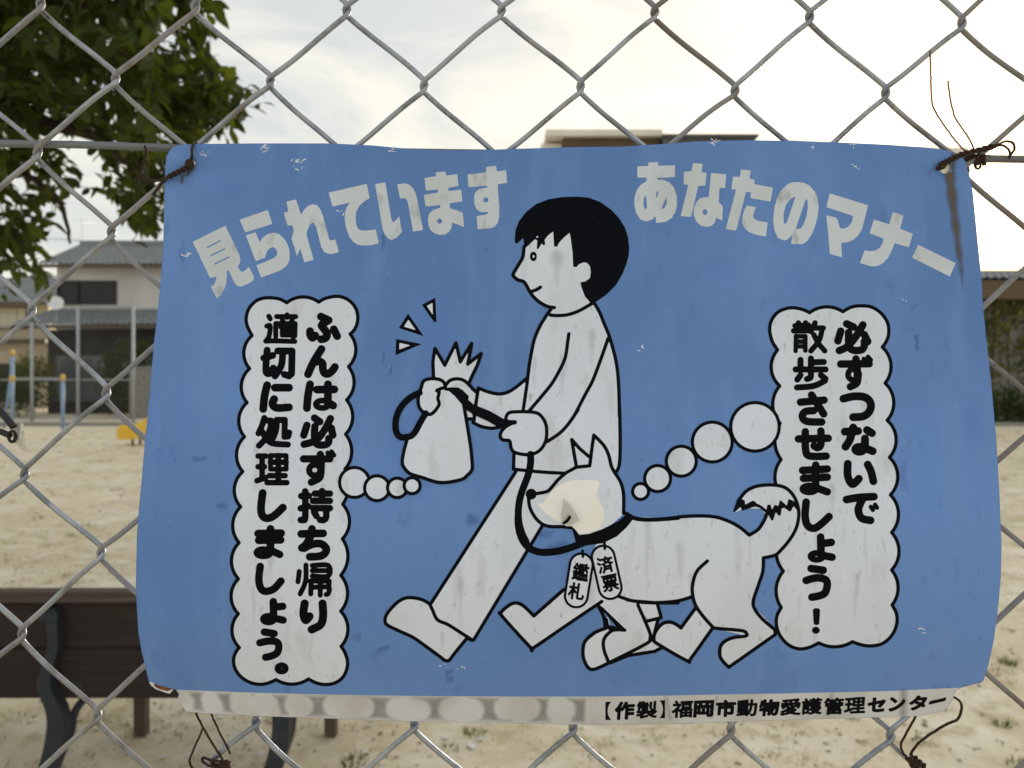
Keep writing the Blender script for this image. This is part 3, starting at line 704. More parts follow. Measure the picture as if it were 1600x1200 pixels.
# ------------------------------------------------------------------ chain-link fence
Y0 = [3, 120, 238, 362, 486, 609, 736, 860, 986, 1117]
def row_y(j):
    if j < 0: return Y0[0]+j*121
    if j > 9: return Y0[9]+(j-9)*127
    return Y0[j]
def fence_D(py):
    t = min(max((py-100)/1030.0, -0.6), 1.6)
    return 0.402-0.009*t
JIT = {}
def node(i, j):
    if (i, j) not in JIT: JIT[(i, j)] = (rng.gauss(0, 2.4), rng.gauss(0, 2.8))
    y = row_y(j); t = min(max((y-100)/1030.0, -0.4), 1.3)
    x = (62+120.3*i)*(1-t)+(28+123.8*i)*t
    dx, dy = JIT[(i, j)]
    return x+dx, y+i*2.5+dy
def fence():
    t = empty('chain_link_fence', (0, 0.4, 0), 'galvanised diamond chain-link fence carrying the blue sign', 'fence')
    j0, j1 = -9, 37; ov = 10.5; dep = 0.0026
    for i in range(-9, 22):
        pts = []
        for j in range(j0, j1):
            left = (i+j) % 2 == 0
            a = node(i if left else i+1, j); b = node(i+1 if left else i, j+1)
            ax = a[0]+(-ov if left else ov); bx = b[0]+(ov if left else -ov)
            infr = -3 <= j <= 10 and -2 <= i <= 14
            n = 24 if infr else 10; bw_j = rng.gauss(2.0 if left else -1.0, 2.2)
            for k in range(n):
                u = k/n; z_ = 0.10; e_ = min(u, 1-u)
                s = u if e_ > z_ else (u+(z_-u)**2/(2*z_) if u < 0.5 else u-(z_-1+u)**2/(2*z_))
                px = ax+(bx-ax)*s; py = a[1]+(b[1]-a[1])*u
                bow = bw_j*math.sin(math.pi*u)+1.6*math.sin(2*math.pi*u)*(1 if left else -1)
                py += bow
                f = min(1.0, 2.6*math.sin(math.pi*u))
                D = fence_D(py)+(dep if left else -dep)*f
                pts.append(P(px, py, D))
        m = MB().tube(pts, 0.00140, 8)
        m.build('wire', M['wire_rust'] if i in (1, 12, 8) else M['wire'], t, True)
    D = 0.4035
    pts = [P(-1400, 205, D), P(0, 224, D), P(270, 231, D), P(800, 240, D), P(1510, 247, D), P(1600, 249, D), P(3000, 268, D)]
    MB().tube(catmull(pts, 6), 0.00195, 10).build('tension_rod', M['rod'], t, True)
    for px in (-1080, 2640):
        x = (px-800)/FPX*0.41
        MB().tube([(x, 0.425, -0.1), (x, 0.425, 1.95)], 0.021, 14).build('post', M['post'], t, True)
fence()

# ------------------------------------------------------------------ the sign: a bent board with flat print laid on it
_wy = np.array([222, 330, 450, 600, 760, 880, 1000, 1065, 1100, 1130.])
_wd = np.array([.3912, .3882, .3841, .3765, .3693, .3655, .3706, .3775, .3825, .3862])
_pc = np.polyfit((_wy-680)/460, _wd, 6)
def surf(px, py, off=0.0):
    px = np.asarray(px, float); py = np.asarray(py, float)
    D = np.polyval(_pc, (py-680)/460)
    k = np.clip((py-225)/250, 0, 1)
    D = D + 0.0011*np.sin(px*0.0095+0.6)*(0.35+0.65*k) + 0.0006*np.sin(px*0.021+py*0.006)
    for hx, hy in ((299, 257), (1476.5, 262.5)):       # the sheet puckers where it is tied
        rr = np.hypot(px-hx, py-hy); th = np.arctan2(py-hy, px-hx)
        D = D + 0.0012*np.exp(-rr/85.0)*np.sin(3*th+0.8)*np.clip(rr/20, 0, 1)
    D = D - off
    return np.stack([(px-800)/FPX*D, D, HCAM-(py-600)/FPX*D], -1)

class Field:
    def __init__(s, bb, h):
        s.h = h
        s.xs = np.arange(bb[0]-2*h, bb[2]+3*h, h); s.ys = np.arange(bb[1]-2*h, bb[3]+3*h, h)
        s.F = np.full((len(s.ys), len(s.xs)), 9.0)
    def win(s, x0, y0, x1, y1):
        a = max(0, int((x0-s.xs[0])/s.h)); b = min(len(s.xs), int((x1-s.xs[0])/s.h)+2)
        c = max(0, int((y0-s.ys[0])/s.h)); d = min(len(s.ys), int((y1-s.ys[0])/s.h)+2)
        return slice(c, d), slice(a, b)
    @staticmethod
    def sd(X, Y, a, b):
        dx, dy = b[0]-a[0], b[1]-a[1]; L = dx*dx+dy*dy
        t = np.clip(((X-a[0])*dx+(Y-a[1])*dy)/L, 0, 1) if L > 1e-12 else 0
        return np.hypot(X-a[0]-t*dx, Y-a[1]-t*dy)
    def stroke(s, pts, hw, sub=False):
        for a, b in zip(pts, pts[1:]):
            m = hw+9
            w = s.win(min(a[0], b[0])-m, min(a[1], b[1])-m, max(a[0], b[0])+m, max(a[1], b[1])+m)
            X, Y = np.meshgrid(s.xs[w[1]], s.ys[w[0]])
            if not X.size: continue
            d = s.sd(X, Y, a, b)-hw
            s.F[w] = np.maximum(s.F[w], -d) if sub else np.minimum(s.F[w], d)
    def edges(s, E, grow=0.0, sub=False):
        xs = [p[0] for e in E for p in e]; ys = [p[1] for e in E for p in e]; m = grow+9
        w = s.win(min(xs)-m, min(ys)-m, max(xs)+m, max(ys)+m)
        X, Y = np.meshgrid(s.xs[w[1]], s.ys[w[0]]); D = np.full(X.shape, 9.0+grow); I = np.zeros(X.shape, bool)
        for a, b in E:
            m = 9+grow
            xa = np.searchsorted(s.xs[w[1]], min(a[0], b[0])-m); xb = np.searchsorted(s.xs[w[1]], max(a[0], b[0])+m)
            ya = np.searchsorted(s.ys[w[0]], min(a[1], b[1])-m); yb = np.searchsorted(s.ys[w[0]], max(a[1], b[1])+m)
            q = (slice(ya, yb), slice(xa, xb))
            D[q] = np.minimum(D[q], s.sd(X[q], Y[q], a, b))
            if a[1] != b[1]:
                ya = np.searchsorted(s.ys[w[0]], min(a[1], b[1]), 'right'); yb = np.searchsorted(s.ys[w[0]], max(a[1], b[1]), 'right')
                r = slice(ya, yb); yy = Y[r]
                if yy.size: I[r] ^= X[r] < (b[0]-a[0])*(yy-a[1])/(b[1]-a[1])+a[0]
        d = np.where(I, -D, D)-grow
        s.F[w] = np.maximum(s.F[w], -d) if sub else np.minimum(s.F[w], d)
def loop(p): return list(zip(p, p[1:]+p[:1]))
def decal(name, ops, h, layer, mt, parent, cover=None, solid=0.0):
    xs = []; ys = []
    for o in ops:
        if o[0] in 'sp':
            hw = o[2] if len(o) > 2 else 0
            xs += [p[0]-hw for p in o[1]]+[p[0]+hw for p in o[1]]; ys += [p[1]-hw for p in o[1]]+[p[1]+hw for p in o[1]]
        elif o[0] == 'g':
            for a, b in o[1]: xs += [a[0]-o[2], a[0]+o[2]]; ys += [a[1]-o[2], a[1]+o[2]]
    f = Field((min(xs), min(ys), max(xs), max(ys)), h)
    for o in ops:
        if o[0] == 's': f.stroke(o[1], o[2])
        elif o[0] == 'S': f.stroke(o[1], o[2], True)
        elif o[0] == 'p': f.edges(loop(o[1]), o[2] if len(o) > 2 else 0)
        elif o[0] == 'P': f.edges(loop(o[1]), 0, True)
        elif o[0] == 'g': f.edges(o[1], o[2])
    F = f.F; F = np.where(np.abs(F) < 1e-4, 1e-4, F); ins = F < 0
    ny, nx = F.shape; XX, YY = np.meshgrid(f.xs, f.ys)
    vid = -np.ones(F.shape, int); n0 = int(ins.sum()); vid[ins] = np.arange(n0)
    px = [XX[ins]]; py = [YY[ins]]; fv = [F[ins]]; n = n0
    cx = ins[:, :-1] != ins[:, 1:]; t = np.where(cx, F[:, :-1]/np.where(cx, F[:, :-1]-F[:, 1:], 1), 0)
    hid = -np.ones(cx.shape, int); k = int(cx.sum()); hid[cx] = n+np.arange(k); n += k
    px.append((XX[:, :-1]+t*h)[cx]); py.append(YY[:, :-1][cx]); fv.append(np.zeros(k))
    cy = ins[:-1] != ins[1:]; t = np.where(cy, F[:-1]/np.where(cy, F[:-1]-F[1:], 1), 0)
    vv = -np.ones(cy.shape, int); k = int(cy.sum()); vv[cy] = n+np.arange(k); n += k
    px.append(XX[:-1][cy]); py.append((YY[:-1]+t*h)[cy]); fv.append(np.zeros(k))
    px = np.concatenate(px); py = np.concatenate(py); fv = np.concatenate(fv)
    sm = ins[:-1, :-1].astype(int)+ins[1:, :-1]+ins[1:, 1:]+ins[:-1, 1:]
    fu = sm == 4
    q = np.stack([vid[:-1, :-1][fu], vid[1:, :-1][fu], vid[1:, 1:][fu], vid[:-1, 1:][fu]], -1)
    faces = [tuple(r) for r in q.tolist()]
    for r, c in np.argwhere((sm > 0) & ~fu):
        cor = ((r, c), (r+1, c), (r+1, c+1), (r, c+1)); ed = (vv[r, c], hid[r+1, c], vv[r, c+1], hid[r, c]); g = []
        for a in range(4):
            p = cor[a]
            if ins[p]: g.append(int(vid[p]))
            if ins[p] != ins[cor[(a+1) % 4]]: g.append(int(ed[a]))
        if len(g) > 2: faces.append(tuple(g))
    co = surf(px, py, layer)
    me = bpy.data.meshes.new(name); me.from_pydata(co.tolist(), [], faces); me.update()
    if cover:
        at = me.attributes.new('cover', 'FLOAT', 'POINT')
        at.data.foreach_set('value', np.clip(-fv/cover, 0, 1).astype(np.float32))
    me.materials.append(mt)
    o = link(name, me, None, parent, True)
    return o
def T(ox, oy, s):
    def f(txt):
        a = [float(v) for v in txt.split()]
        return [(ox+s*x, oy+s*y) for x, y in zip(a[::2], a[1::2])]
    f.s = s
    return f
def sm(p, n=6, closed=False): return [(v.x, v.y) for v in catmull([(a, b, 0) for a, b in p], n, closed)]
def ell(c, rx, ry, n=28): return [(c[0]+rx*math.cos(6.28319*k/n), c[1]+ry*math.sin(6.28319*k/n)) for k in range(n)]
def ring(c, rx, ry, hw): e = ell(c, rx, ry); return ('s', e+[e[0]], hw)

LY = 0.000035                                    # thickness of one layer of print
sign = empty('sign', (0, 0.385, 1.13), 'blue weathered board with a boy walking a dog and Japanese lettering, wired to the fence', 'sign')
OUT = T(0, 0, 1)("258 262 260 245 265 235 273 229 285 226 310 225 400 224 512 224 580 227 632 232 685 235 737 235 805 232.5 890 230 975 229 1050 224 1100 220.5 1175 219 1240 220 1312 222.5 1387 226 1450 230.5 1475 234 1500 242 1507 250 1515 275 1520 300 1525 350 1530 400 1534 440 1537 490 1542 537 1549 600 1557 690 1562 780 1565 850 1564 900 1560 945 1553 1000 1545 1037 1536 1066 1502 1074 1491 1081 1490 1092 1476 1110 1437 1119 1375 1121 1300 1123 1200 1126 1060 1131 930 1133 800 1130 650 1127.5 550 1124 400 1119 325 1115 291 1112 282 1100 277 1091 280 1085 274 1077 250 1072 232 1064 229 1050 221 1017 216 987 213 937 212.5 900 214 837 216 807 222.5 737 226 695 231 645 235 600 240 540 246 490 251 440 255 382 257 300")
panel = decal('panel', [('p', OUT), ('P', ell((1476.5, 262.5), 9, 9)), ('P', ell((299, 257), 7, 7))], 5, 0, M['blue'], sign)
panel.data.materials.append(M['rim'])
md = panel.modifiers.new('thickness', 'SOLIDIFY'); md.thickness = 0.0013; md.offset = -1; md.material_offset_rim = 1; md.material_offset = 0

T1, T2, T3, T4 = T(280, 240, .2), T(540, 240, .2), T(970, 240, .2), T(1230, 240, .2)
head1 = [('p', T1("105 690 360 563 410 665 470 790 478 830 472 862 458 880 470 910 490 925 515 915 535 893 543 882 586 965 578 990 545 1015 490 1038 465 1038 440 1020 415 975 385 912 370 912 372 950 368 1010 350 1065 325 1105 295 1134 248 1042 275 1020 288 985 292 960 242 973")),
    ('S', T1("220 733 323 680"), 1.1), ('S', T1("248 797 355 744"), 1.1), ('S', T1("278 862 388 808"), 1.1),
    ('p', T1("472 517 692 440 727 550 515 615")),
    ('p', T1("520 638 598 615 610 650 627 692 650 660 690 630 735 618 780 628 820 665 850 715 862 765 862 830 848 865 815 897 780 918 640 968 603 872 690 838 740 815 764 795 766 770 755 742 735 730 710 737 690 757 680 780 672 812 598 840")),
    ('p', T1("838 375 912 358 935 430 952 478 975 440 1005 410 1045 394 1080 405 1105 440 1125 490 1170 665 1180 678 1200 678 1218 668 1248 768 1200 783 1160 783 1130 765 1110 730 1070 575 1055 545 1040 540 1020 560 1000 600 995 635 1050 830 978 850 945 742 920 800 877 665 895 605 885 560 847 562 817 465 852 452")),
    ('p', T2("-132 305 165 236 188 347 150 370 110 405 85 450 78 500 82 550 95 585 120 600 160 602 235 592 260 700 200 715 140 719 95 712 60 690 30 650 10 600 0 560 -7 510 -5 460 8 420 33 382 -102 414")),
    ('p', T2("230 237 310 225 357 510 368 538 390 525 418 488 440 610 400 655 360 675 330 662 305 630 290 590")),
    ('p', T2("403 240 455 232 490 238 525 268 548 310 560 360 605 598 527 609 490 400 480 360 460 348 425 350")),
    ('p', T2("616 190 706 177 704 147 780 140 785 172 872 160 882 252 800 268 802 292 903 282 913 372 812 388 816 428 860 440 915 462 926 575 875 553 830 540 828 580 805 615 775 632 740 635 700 625 665 600 647 560 643 510 652 470 680 442 720 428 740 424 738 402 625 413 611 322 720 305 720 280 627 290")),
    ('P', ell(T2("734 528")[0], 4, 4)),
    ('p', T2("952 163 1098 147 1097 105 1176 95 1181 138 1254 130 1261 228 1188 240 1190 300 1200 400 1200 490 1190 540 1165 570 1130 583 1032 592 1024 488 1090 478 1110 470 1117 455 1090 458 1050 455 1020 430 1005 390 1003 340 1012 305 1040 278 1080 268 1108 266 1106 250 960 262")),
    ('P', ell(T2("1096 362")[0], 4, 4))]
head2 = [('p', T3("130 100 215 97 214 70 291 66 291 95 425 92 422 183 290 190 280 204 330 205 380 225 415 265 437 330 440 400 425 460 395 505 350 533 275 542 272 490 245 515 200 530 155 515 120 465 105 400 108 340 125 285 155 245 200 215 205 187 128 186")),
    ('P', T3("197 322 205 430 183 430 177 390 180 350")), ('P', T3("280 296 295 296 282 350 274 330")), ('P', T3("357 335 360 380 345 420 312 440 330 400")),
    ('p', T3("493 142 552 136 563 74 640 80 630 146 670 150 660 250 605 252 548 495 467 489 527 245 490 240")),
    ('p', T3("705 152 823 163 815 268 771 268 765 380 798 412 792 525 745 500 735 540 710 565 670 573 625 562 590 530 570 480 570 430 590 380 620 348 660 340 687 340")),
    ('P', ell(T3("658 457")[0], 3.8, 4.6)),
    ('p', T3("877 180 930 182 938 124 1015 132 1005 195 1045 205 1043 238 1188 266 1170 375 1013 347 1017 302 978 298 902 602 820 590 900 282 863 278")),
    ('p', T3("985 405 1058 418 1040 455 1033 490 1045 515 1080 527 1148 537 1133 648 1060 635 1000 612 965 580 948 540 950 490 965 440")),
    ('p', T4("40 225 85 222 130 228 175 250 215 295 238 350 245 420 238 490 220 560 195 625 155 685 120 707 30 706 44 632 10 665 -20 680 -70 660 -100 600 -110 520 -100 420 -80 350 -50 290 0 240")),
    ('P', T4("65 335 30 350 -10 400 -28 470 -28 535 -15 552 0 530")), ('P', T4("145 355 160 370 160 430 150 490 130 550 105 585 65 592")),
    ('p', T4("332 310 632 404 600 530 585 590 555 640 515 675 470 693 422 697 428 810 333 783 318 600 305 482 380 500 395 520 412 583 445 587 480 570 505 535 515 487 305 418")),
    ('p', T4("825 457 910 482 882 588 981 626 950 732 840 700 820 750 790 810 750 855 700 880 650 880 568 855 605 755 640 762 690 758 725 735 745 700 752 662 643 622 678 515 797 552")),
    ('p', T4("1023 712 1316 855 1270 960 975 812"))]
decal('heading_lettering', head1, 1, LY, M['letter_white'], sign)
decal('heading_lettering', head2, 1, LY, M['letter_white'], sign)

# --- the two cloud balloons
def arc3(a, b, c, n=12):
    ax, ay = a; bx, by = b; cx, cy = c
    d = 2*(ax*(by-cy)+bx*(cy-ay)+cx*(ay-by))
    ux = ((ax*ax+ay*ay)*(by-cy)+(bx*bx+by*by)*(cy-ay)+(cx*cx+cy*cy)*(ay-by))/d
    uy = ((ax*ax+ay*ay)*(cx-bx)+(bx*bx+by*by)*(ax-cx)+(cx*cx+cy*cy)*(bx-ax))/d
    r = math.hypot(ax-ux, ay-uy); t0 = math.atan2(ay-uy, ax-ux); t1 = math.atan2(by-uy, bx-ux); t2 = math.atan2(cy-uy, cx-ux)
    s = 1 if (t1-t0) % 6.28319 < (t2-t0) % 6.28319 else -1
    sw = ((t2-t0)*s) % 6.28319*s
    return [(ux+r*math.cos(t0+sw*k/n), uy+r*math.sin(t0+sw*k/n)) for k in range(n)]
def cloud(txt):
    """lobes separated by '|': each lists its points after the previous cusp, last one the next cusp"""
    lobes = [T(0, 0, 1)(t) for t in txt.split('|')]; cur = lobes[-1][-1]; p = []
    for L in lobes:
        q = [cur]+L
        p += arc3(*q) if len(q) == 3 else sm(q, 6)[:-1]
        cur = L[-1]
    return p
cl_left = cloud("475 464 498 472|507.5 466.6 525 463 539 465.8 551 474.5 558 487.6 558.6 502.5 553.9 514.8 547 522|556 546 544.6 573|553 602 541.6 625|551 654 540 678.5|549.5 703 539 733|545 760 535.5 788|546 817 535 842|543.6 868 532.4 899|543 928 532.4 955|543.6 984 533 1010|539 1020 543 1034 541 1048 534 1060 522 1067.6 508 1069.6 494 1067 482 1061|458 1069 431.4 1062|420 1067 406 1069.4 390 1066 376 1057 367 1044 365 1030 369 1018 374 1012|362.4 984 372.4 959|361 932 372.4 904.4|361.6 876 373.6 848|363.6 819 376 792|366 766 379.4 737|369.6 708 382 682.5|373 657 386 629|377 602 390 576|381 549 393.75 524.4|385.9 507.8 385 493.8 389.4 481.5 399 471 411 466 425 465.4 437.5 467.5 448 473")
cl_right = cloud("1289.8 479.5 1316.9 487|1329.9 480 1345 477.8 1362.4 480 1377.6 490.3 1387.3 505.5 1388.4 522.8 1384 534.8 1378.6 542.4|1392.3 572.7 1383 598.7|1396.6 629 1386.2 656.8|1400.3 686.5 1389.8 714.6|1402.8 744 1391.3 773.3|1403.9 802.7 1393.2 832|1404.7 861.3 1393.2 890.7|1403.3 917.3 1394 945.3|1400.7 958.7 1401.2 974.7 1394 992 1379.3 1005.3 1360.7 1009.3 1344.7 1007.2 1332 1002.7|1304.7 1010.7 1279.3 1004.5|1264.7 1011.5 1248.7 1013.9 1232.7 1008 1219.9 994.7 1213.5 978.7 1214 962.7 1220.7 949.3|1212.7 921 1224 892.5|1213 864 1224 833|1212 804 1222 775|1210.8 746 1220.5 718|1210.7 690 1219 661.5|1207.4 631 1218.3 603|1205 575 1215 546.7|1206.8 533.7 1202.7 516.3 1205.3 501.2 1215 488.2 1230.2 481.7 1243.2 481.2 1256.2 484.3 1264.9 488.6")
def S_(t, txt, hw, curve=True): p = t(txt); return ('s', sm(p, 5) if curve and len(p) > 2 else p, hw)
def ink(t, hw, *ss): return [S_(t, x, hw) for x in ss]
T5, T6, T7, T8 = T(350, 450, .175), T(350, 640, .175), T(350, 840, .2), T(780, 290, .17505)
U1, U2, U3, U4, U5, U6, U7, U8 = T(590, 450, .175), T(590, 600, .175), T(780, 470, .15), T(780, 640, .175), T(780, 800, .21672), T(980, 740, .26667), T(1150, 460, .21672), T(1150, 700, .26667)
V3, V4 = T(590, 900, .15), T(960, 620, .175)
def tring(t, c, rx, ry, hw): return ring(t(c)[0], rx*t.s, ry*t.s, hw)
K = 5.1
txt_left = (
    ink(T5, K, "865 255 935 288", "935 288 885 318 872 340 905 380 920 418 905 448 868 458", "768 385 770 420 790 445 815 425", "980 368 1010 430",
        "870 545 800 660 750 770", "805 665 850 655 880 675 882 720 898 760 932 765 970 735 990 705", "768 860 750 960 740 1072", "830 907 985 905", "928 860 928 1035")
    + [tring(T5, "878 1038", 58, 33, 4.4)] + ink(T5, K, "925 1020 975 1050")
    + ink(T6, 4.8, "808 75 855 108", "950 80 895 185 820 275 715 310", "812 150 808 240 830 308 900 315 933 292 935 258", "740 140 712 228", "958 165 972 228")
    + ink(T6, 4.8, "710 440 945 440", "860 400 868 480 866 560", "866 560 850 612 780 648") + [tring(T6, "810 540", 50, 48, 4.6)] + ink(T6, 3.0, "925 385 940 420", "960 375 982 408")
    + ink(T6, 4.3, "690 772 757 770", "725 730 725 960 705 985 685 985", "685 882 752 862", "812 750 945 750", "875 728 875 812", "795 815 945 815", "795 880 945 880", "912 880 912 958 892 985 858 985", "805 915 825 950")
    + ink(T6, K, "690 1110 885 1105", "785 1065 772 1130 735 1200 695 1235") + ink(T7, K, "625 83 690 52 755 48 797 82 790 120 750 145 670 150")
    + ink(T7, 3.3, "588 265 578 345", "640 215 637 340 595 440", "690 218 815 218 815 300 690 300", "690 258 810 258", "672 340 822 340", "680 340 678 440", "822 340 820 372", "700 388 815 388 815 435 798 445", "752 340 752 450")
    + ink(T7, 5.3, "630 515 620 595 638 645 668 615", "770 515 774 610 755 680 685 718")
    + ink(T5, 3.3, "400 252 412 275", "382 340 412 340 402 430 372 475", "372 475 440 472 632 477", "470 255 640 255", "563 240 563 262", "518 270 525 295", "612 270 605 295", "462 320 462 432", "510 352 598 352", "553 325 553 388")
    + [('s', T5("462 318 635 318 632 428 612 432"), 3.3), ('s', T5("515 388 592 388 590 425 517 425 515 388"), 3.0)]
    + [('s', T5("480 562 608 562 603 765 580 785 540 772"), 4.5)] + ink(T5, 4.5, "355 625 435 602", "385 555 374 700 378 755 410 762 440 715", "525 570 512 690 455 785")
    + ink(T5, K, "385 868 362 965 350 1080", "455 890 580 890", "448 992 432 1035 470 1070 580 1065")
    + [('s', T6("355 98 420 98 415 160"), 4.0), ('s', T6("470 92 543 92 540 243 572 240 582 205"), 4.0)] + ink(T6, 4.0, "360 75 340 140 308 212", "415 160 378 250 312 322", "330 175 372 250 430 300 570 312", "472 92 465 180 440 250")
    + ink(T6, 3.7, "305 415 372 415", "305 510 360 510", "340 415 340 620", "295 635 372 608", "415 470 555 470", "485 410 485 650", "405 590 545 590", "385 652 560 652") + [('s', T6("415 410 555 410 555 532 415 532 415 410"), 3.7)]
    + ink(T6, K, "345 745 330 880 345 950 390 970 450 945 525 875", "305 1107 510 1103", "310 1167 505 1163", "415 1065 415 1200 412 1270")
    + [tring(T7, "308 118", 52, 26, 4.9)] + ink(T7, 4.9, "365 100 435 132", "283 225 272 330 290 400 330 420 390 400 445 340", "385 500 388 640", "390 543 458 537")
    + [tring(T7, "348 637", 43, 25, 4.6)] + ink(T7, 4.8, "395 630 462 645", "315 738 392 750", "280 822 350 808 410 815 428 850 415 900 370 925 325 935") + [tring(T7, "450 1022", 33, 25, 4.3)])
txt_right = (
    ink(U7, 4.9, "798 212 848 235", "915 220 860 310 800 378 745 405", "812 275 815 370 845 402 905 400 925 370 925 340", "755 265 735 335", "925 290 950 340", "755 502 960 500", "865 465 873 520 875 600", "880 595 870 640 825 665")
    + [tring(U7, "848 578", 40, 40, 4.4)] + ink(U7, 3.0, "922 465 938 492", "952 450 972 473")
    + ink(U7, 5.2, "775 752 850 735 930 742 970 782 965 838 920 878 845 885", "785 990 880 985", "845 960 822 1045 790 1098", "945 978 980 1000", "930 1040 930 1112", "930 1108 985 1130") + [tring(U7, "890 1117", 36, 24, 4.7)]
    + ink(U8, 5.1, "655 92 655 165 682 212 720 180", "772 97 792 140 805 195", "648 302 720 290 808 285", "740 302 717 360 735 410 788 424") + ink(U8, 2.9, "790 345 802 363", "815 332 826 350")
    + ink(U7, 3.5, "425 226 522 221", "450 205 450 258", "502 205 502 258", "415 263 530 262", "570 205 540 268", "560 242 630 242", "622 245 600 330 540 407", "562 292 592 350 640 407") + ink(U7, 2.9, "432 300 430 408", "432 340 495 340", "432 375 495 375") + [('s', U7("432 302 500 302 500 405"), 3.0)]
    + ink(U7, 4.0, "540 462 540 545", "465 472 465 540", "545 490 633 487", "430 541 645 541", "540 560 538 598 512 610", "465 582 442 614", "612 582 645 608", "642 622 560 660 440 671")
    + ink(U7, 4.9, "465 777 635 762", "545 725 590 795 632 862", "560 838 500 845 478 880 510 915 618 920", "450 1042 665 1037", "612 985 613 1078 590 1105 563 1092", "500 990 502 1120 530 1165 650 1166")
    + ink(U8, 4.9, "390 131 535 123", "395 178 535 171", "467 100 467 240", "467 232 535 257") + [tring(U8, "430 240", 40, 19, 4.7)]
    + ink(U8, 5.0, "411 317 405 400 420 455 460 470 505 440 545 402", "496 522 499 630", "502 560 558 553", "502 628 563 640") + [tring(U8, "473 635", 36, 20, 4.5)]
    + ink(U8, 5.0, "440 706 511 716", "411 776 470 761 522 770 535 802 520 850 480 868 445 874")
    + [('p', U8("452 950 460 941 483 941 491 950 486 1028 478 1035 464 1035 457 1028"), .6), ('p', ell(U8("468 1068")[0], 6.2, 5.6))])
def balloon(cl, txt):
    b = decal('speech_balloon', [('p', cl)], 3, LY, M['white'], sign)
    decal('outline', [('s', cl+[cl[0]], 2.75)], 1, 2*LY, M['ink'], b)
    decal('lettering', [(o[0], o[1], o[2]*(1.22 if o[1][0] != o[1][-1] else 1.06)) if o[0] == 's' else o for o in txt], 0.8, 2*LY, M['ink'], b)
balloon(cl_left, txt_left); balloon(cl_right, txt_right)
for i, (c, r) in enumerate((((553.9, 753.8), 23.4), ((589, 762.8), 19.4), ((620.7, 762.3), 15.2), ((643.9, 758.9), 12.5))):
    b = decal('thought_bubble', [('p', ell(c, r, r))], 2, (3+2*i)*LY, M['white'], sign)
    decal('outline', [ring(c, r, r, 2.6)], 0.8, (4+2*i)*LY, M['ink'], b)
for c, r in (("1255 268", 217), ("874 404", 178), ("597 575", 134), ("386 730", 116), ("234 845", 71)):
    c = V4(c)[0]; r *= .175
    b = decal('thought_bubble', [('p', ell(c, r, r))], 2, 3*LY, M['white'], sign)
    decal('outline', [ring(c, r, r, 2.6)], 0.8, 4*LY, M['ink'], b)
for o_, i_ in (("395 150 515 86 526 302 505 305", "440 160 490 132 493 240"), ("272 228 412 430 190 358", "275 283 340 375 235 345"), ("165 455 395 500 160 600", "195 490 292 512 193 550")):
    b = decal('spark_mark', [('p', U1(o_))], 0.8, LY, M['ink'], sign)
    decal('centre', [('p', U1(i_))], 0.8, 2*LY, M['white'], b)

# --- the printed boy, his bag and the dog
B = 2.75
hair = T8("140 470 145 400 175 320 240 235 330 165 440 122 560 102 700 98 800 108 900 145 1000 215 1070 290 1120 370 1150 460 1160 560 1155 630 1135 700 1100 790 1040 890 960 970 860 1040 815 1046 765 990 735 910 725 862 770 855 810 825 818 770 810 720 785 690 755 685 715 700 690 727 660 725 655 600 640 480 628 422 570 470 535 510 517 545 490 545 482 410 440 440 405 485 412 525 395 535 380 515 345 572 335 560 340 490 320 478 240 552 225 550 215 465 155 522 140 500")
person_white = [('p', T8("230 520 340 420 480 390 640 400 670 690 720 680 780 670 830 720 830 800 790 870 740 880 780 990 830 1060 700 1120 480 1170 470 1100 400 1060 300 980 230 870 130 800 210 650")),
    ('p', U3("540 90 480 180 420 280 365 400 335 530 318 640 300 780 250 1150 200 1200 160 1500 155 1740 700 1800 1200 1780 1258 1600 1252 1200 1250 1050 1235 760 1180 480 1140 350 1050 130 990 20 830 100 530 145")),
    ('p', U2("900 50 1070 95 1180 75 1340 -40 1300 250 1170 260 1160 330 1070 390 950 385 860 350")),
    ('p', U2("1165 275 1250 250 1420 265 1500 380 1500 520 1420 615 1300 625 1200 590 1185 505 1110 495 1100 450 1150 380 1230 345 1180 320")),
    ('p', U2("630 20 700 -25 770 -15 870 90 855 190 845 300 812 290 800 230 810 150 720 30")),
    ('p', [(806, 737), (674, 942), (683, 968), (738, 999), (847, 822), (838, 800), (895, 738)]),
    ('p', V3("540 290 470 250 390 230 300 228 220 265 140 340 90 410 78 460 100 510 230 575 370 640 520 745 650 840 700 880 745 880 790 820 920 660 850 580 730 505 620 455")),
    ('p', U5("1020 670 1150 675 1165 760 1130 785 1130 850 1110 910 1160 975 1100 1005 930 1030 1060 950 1090 890 1065 785"))]
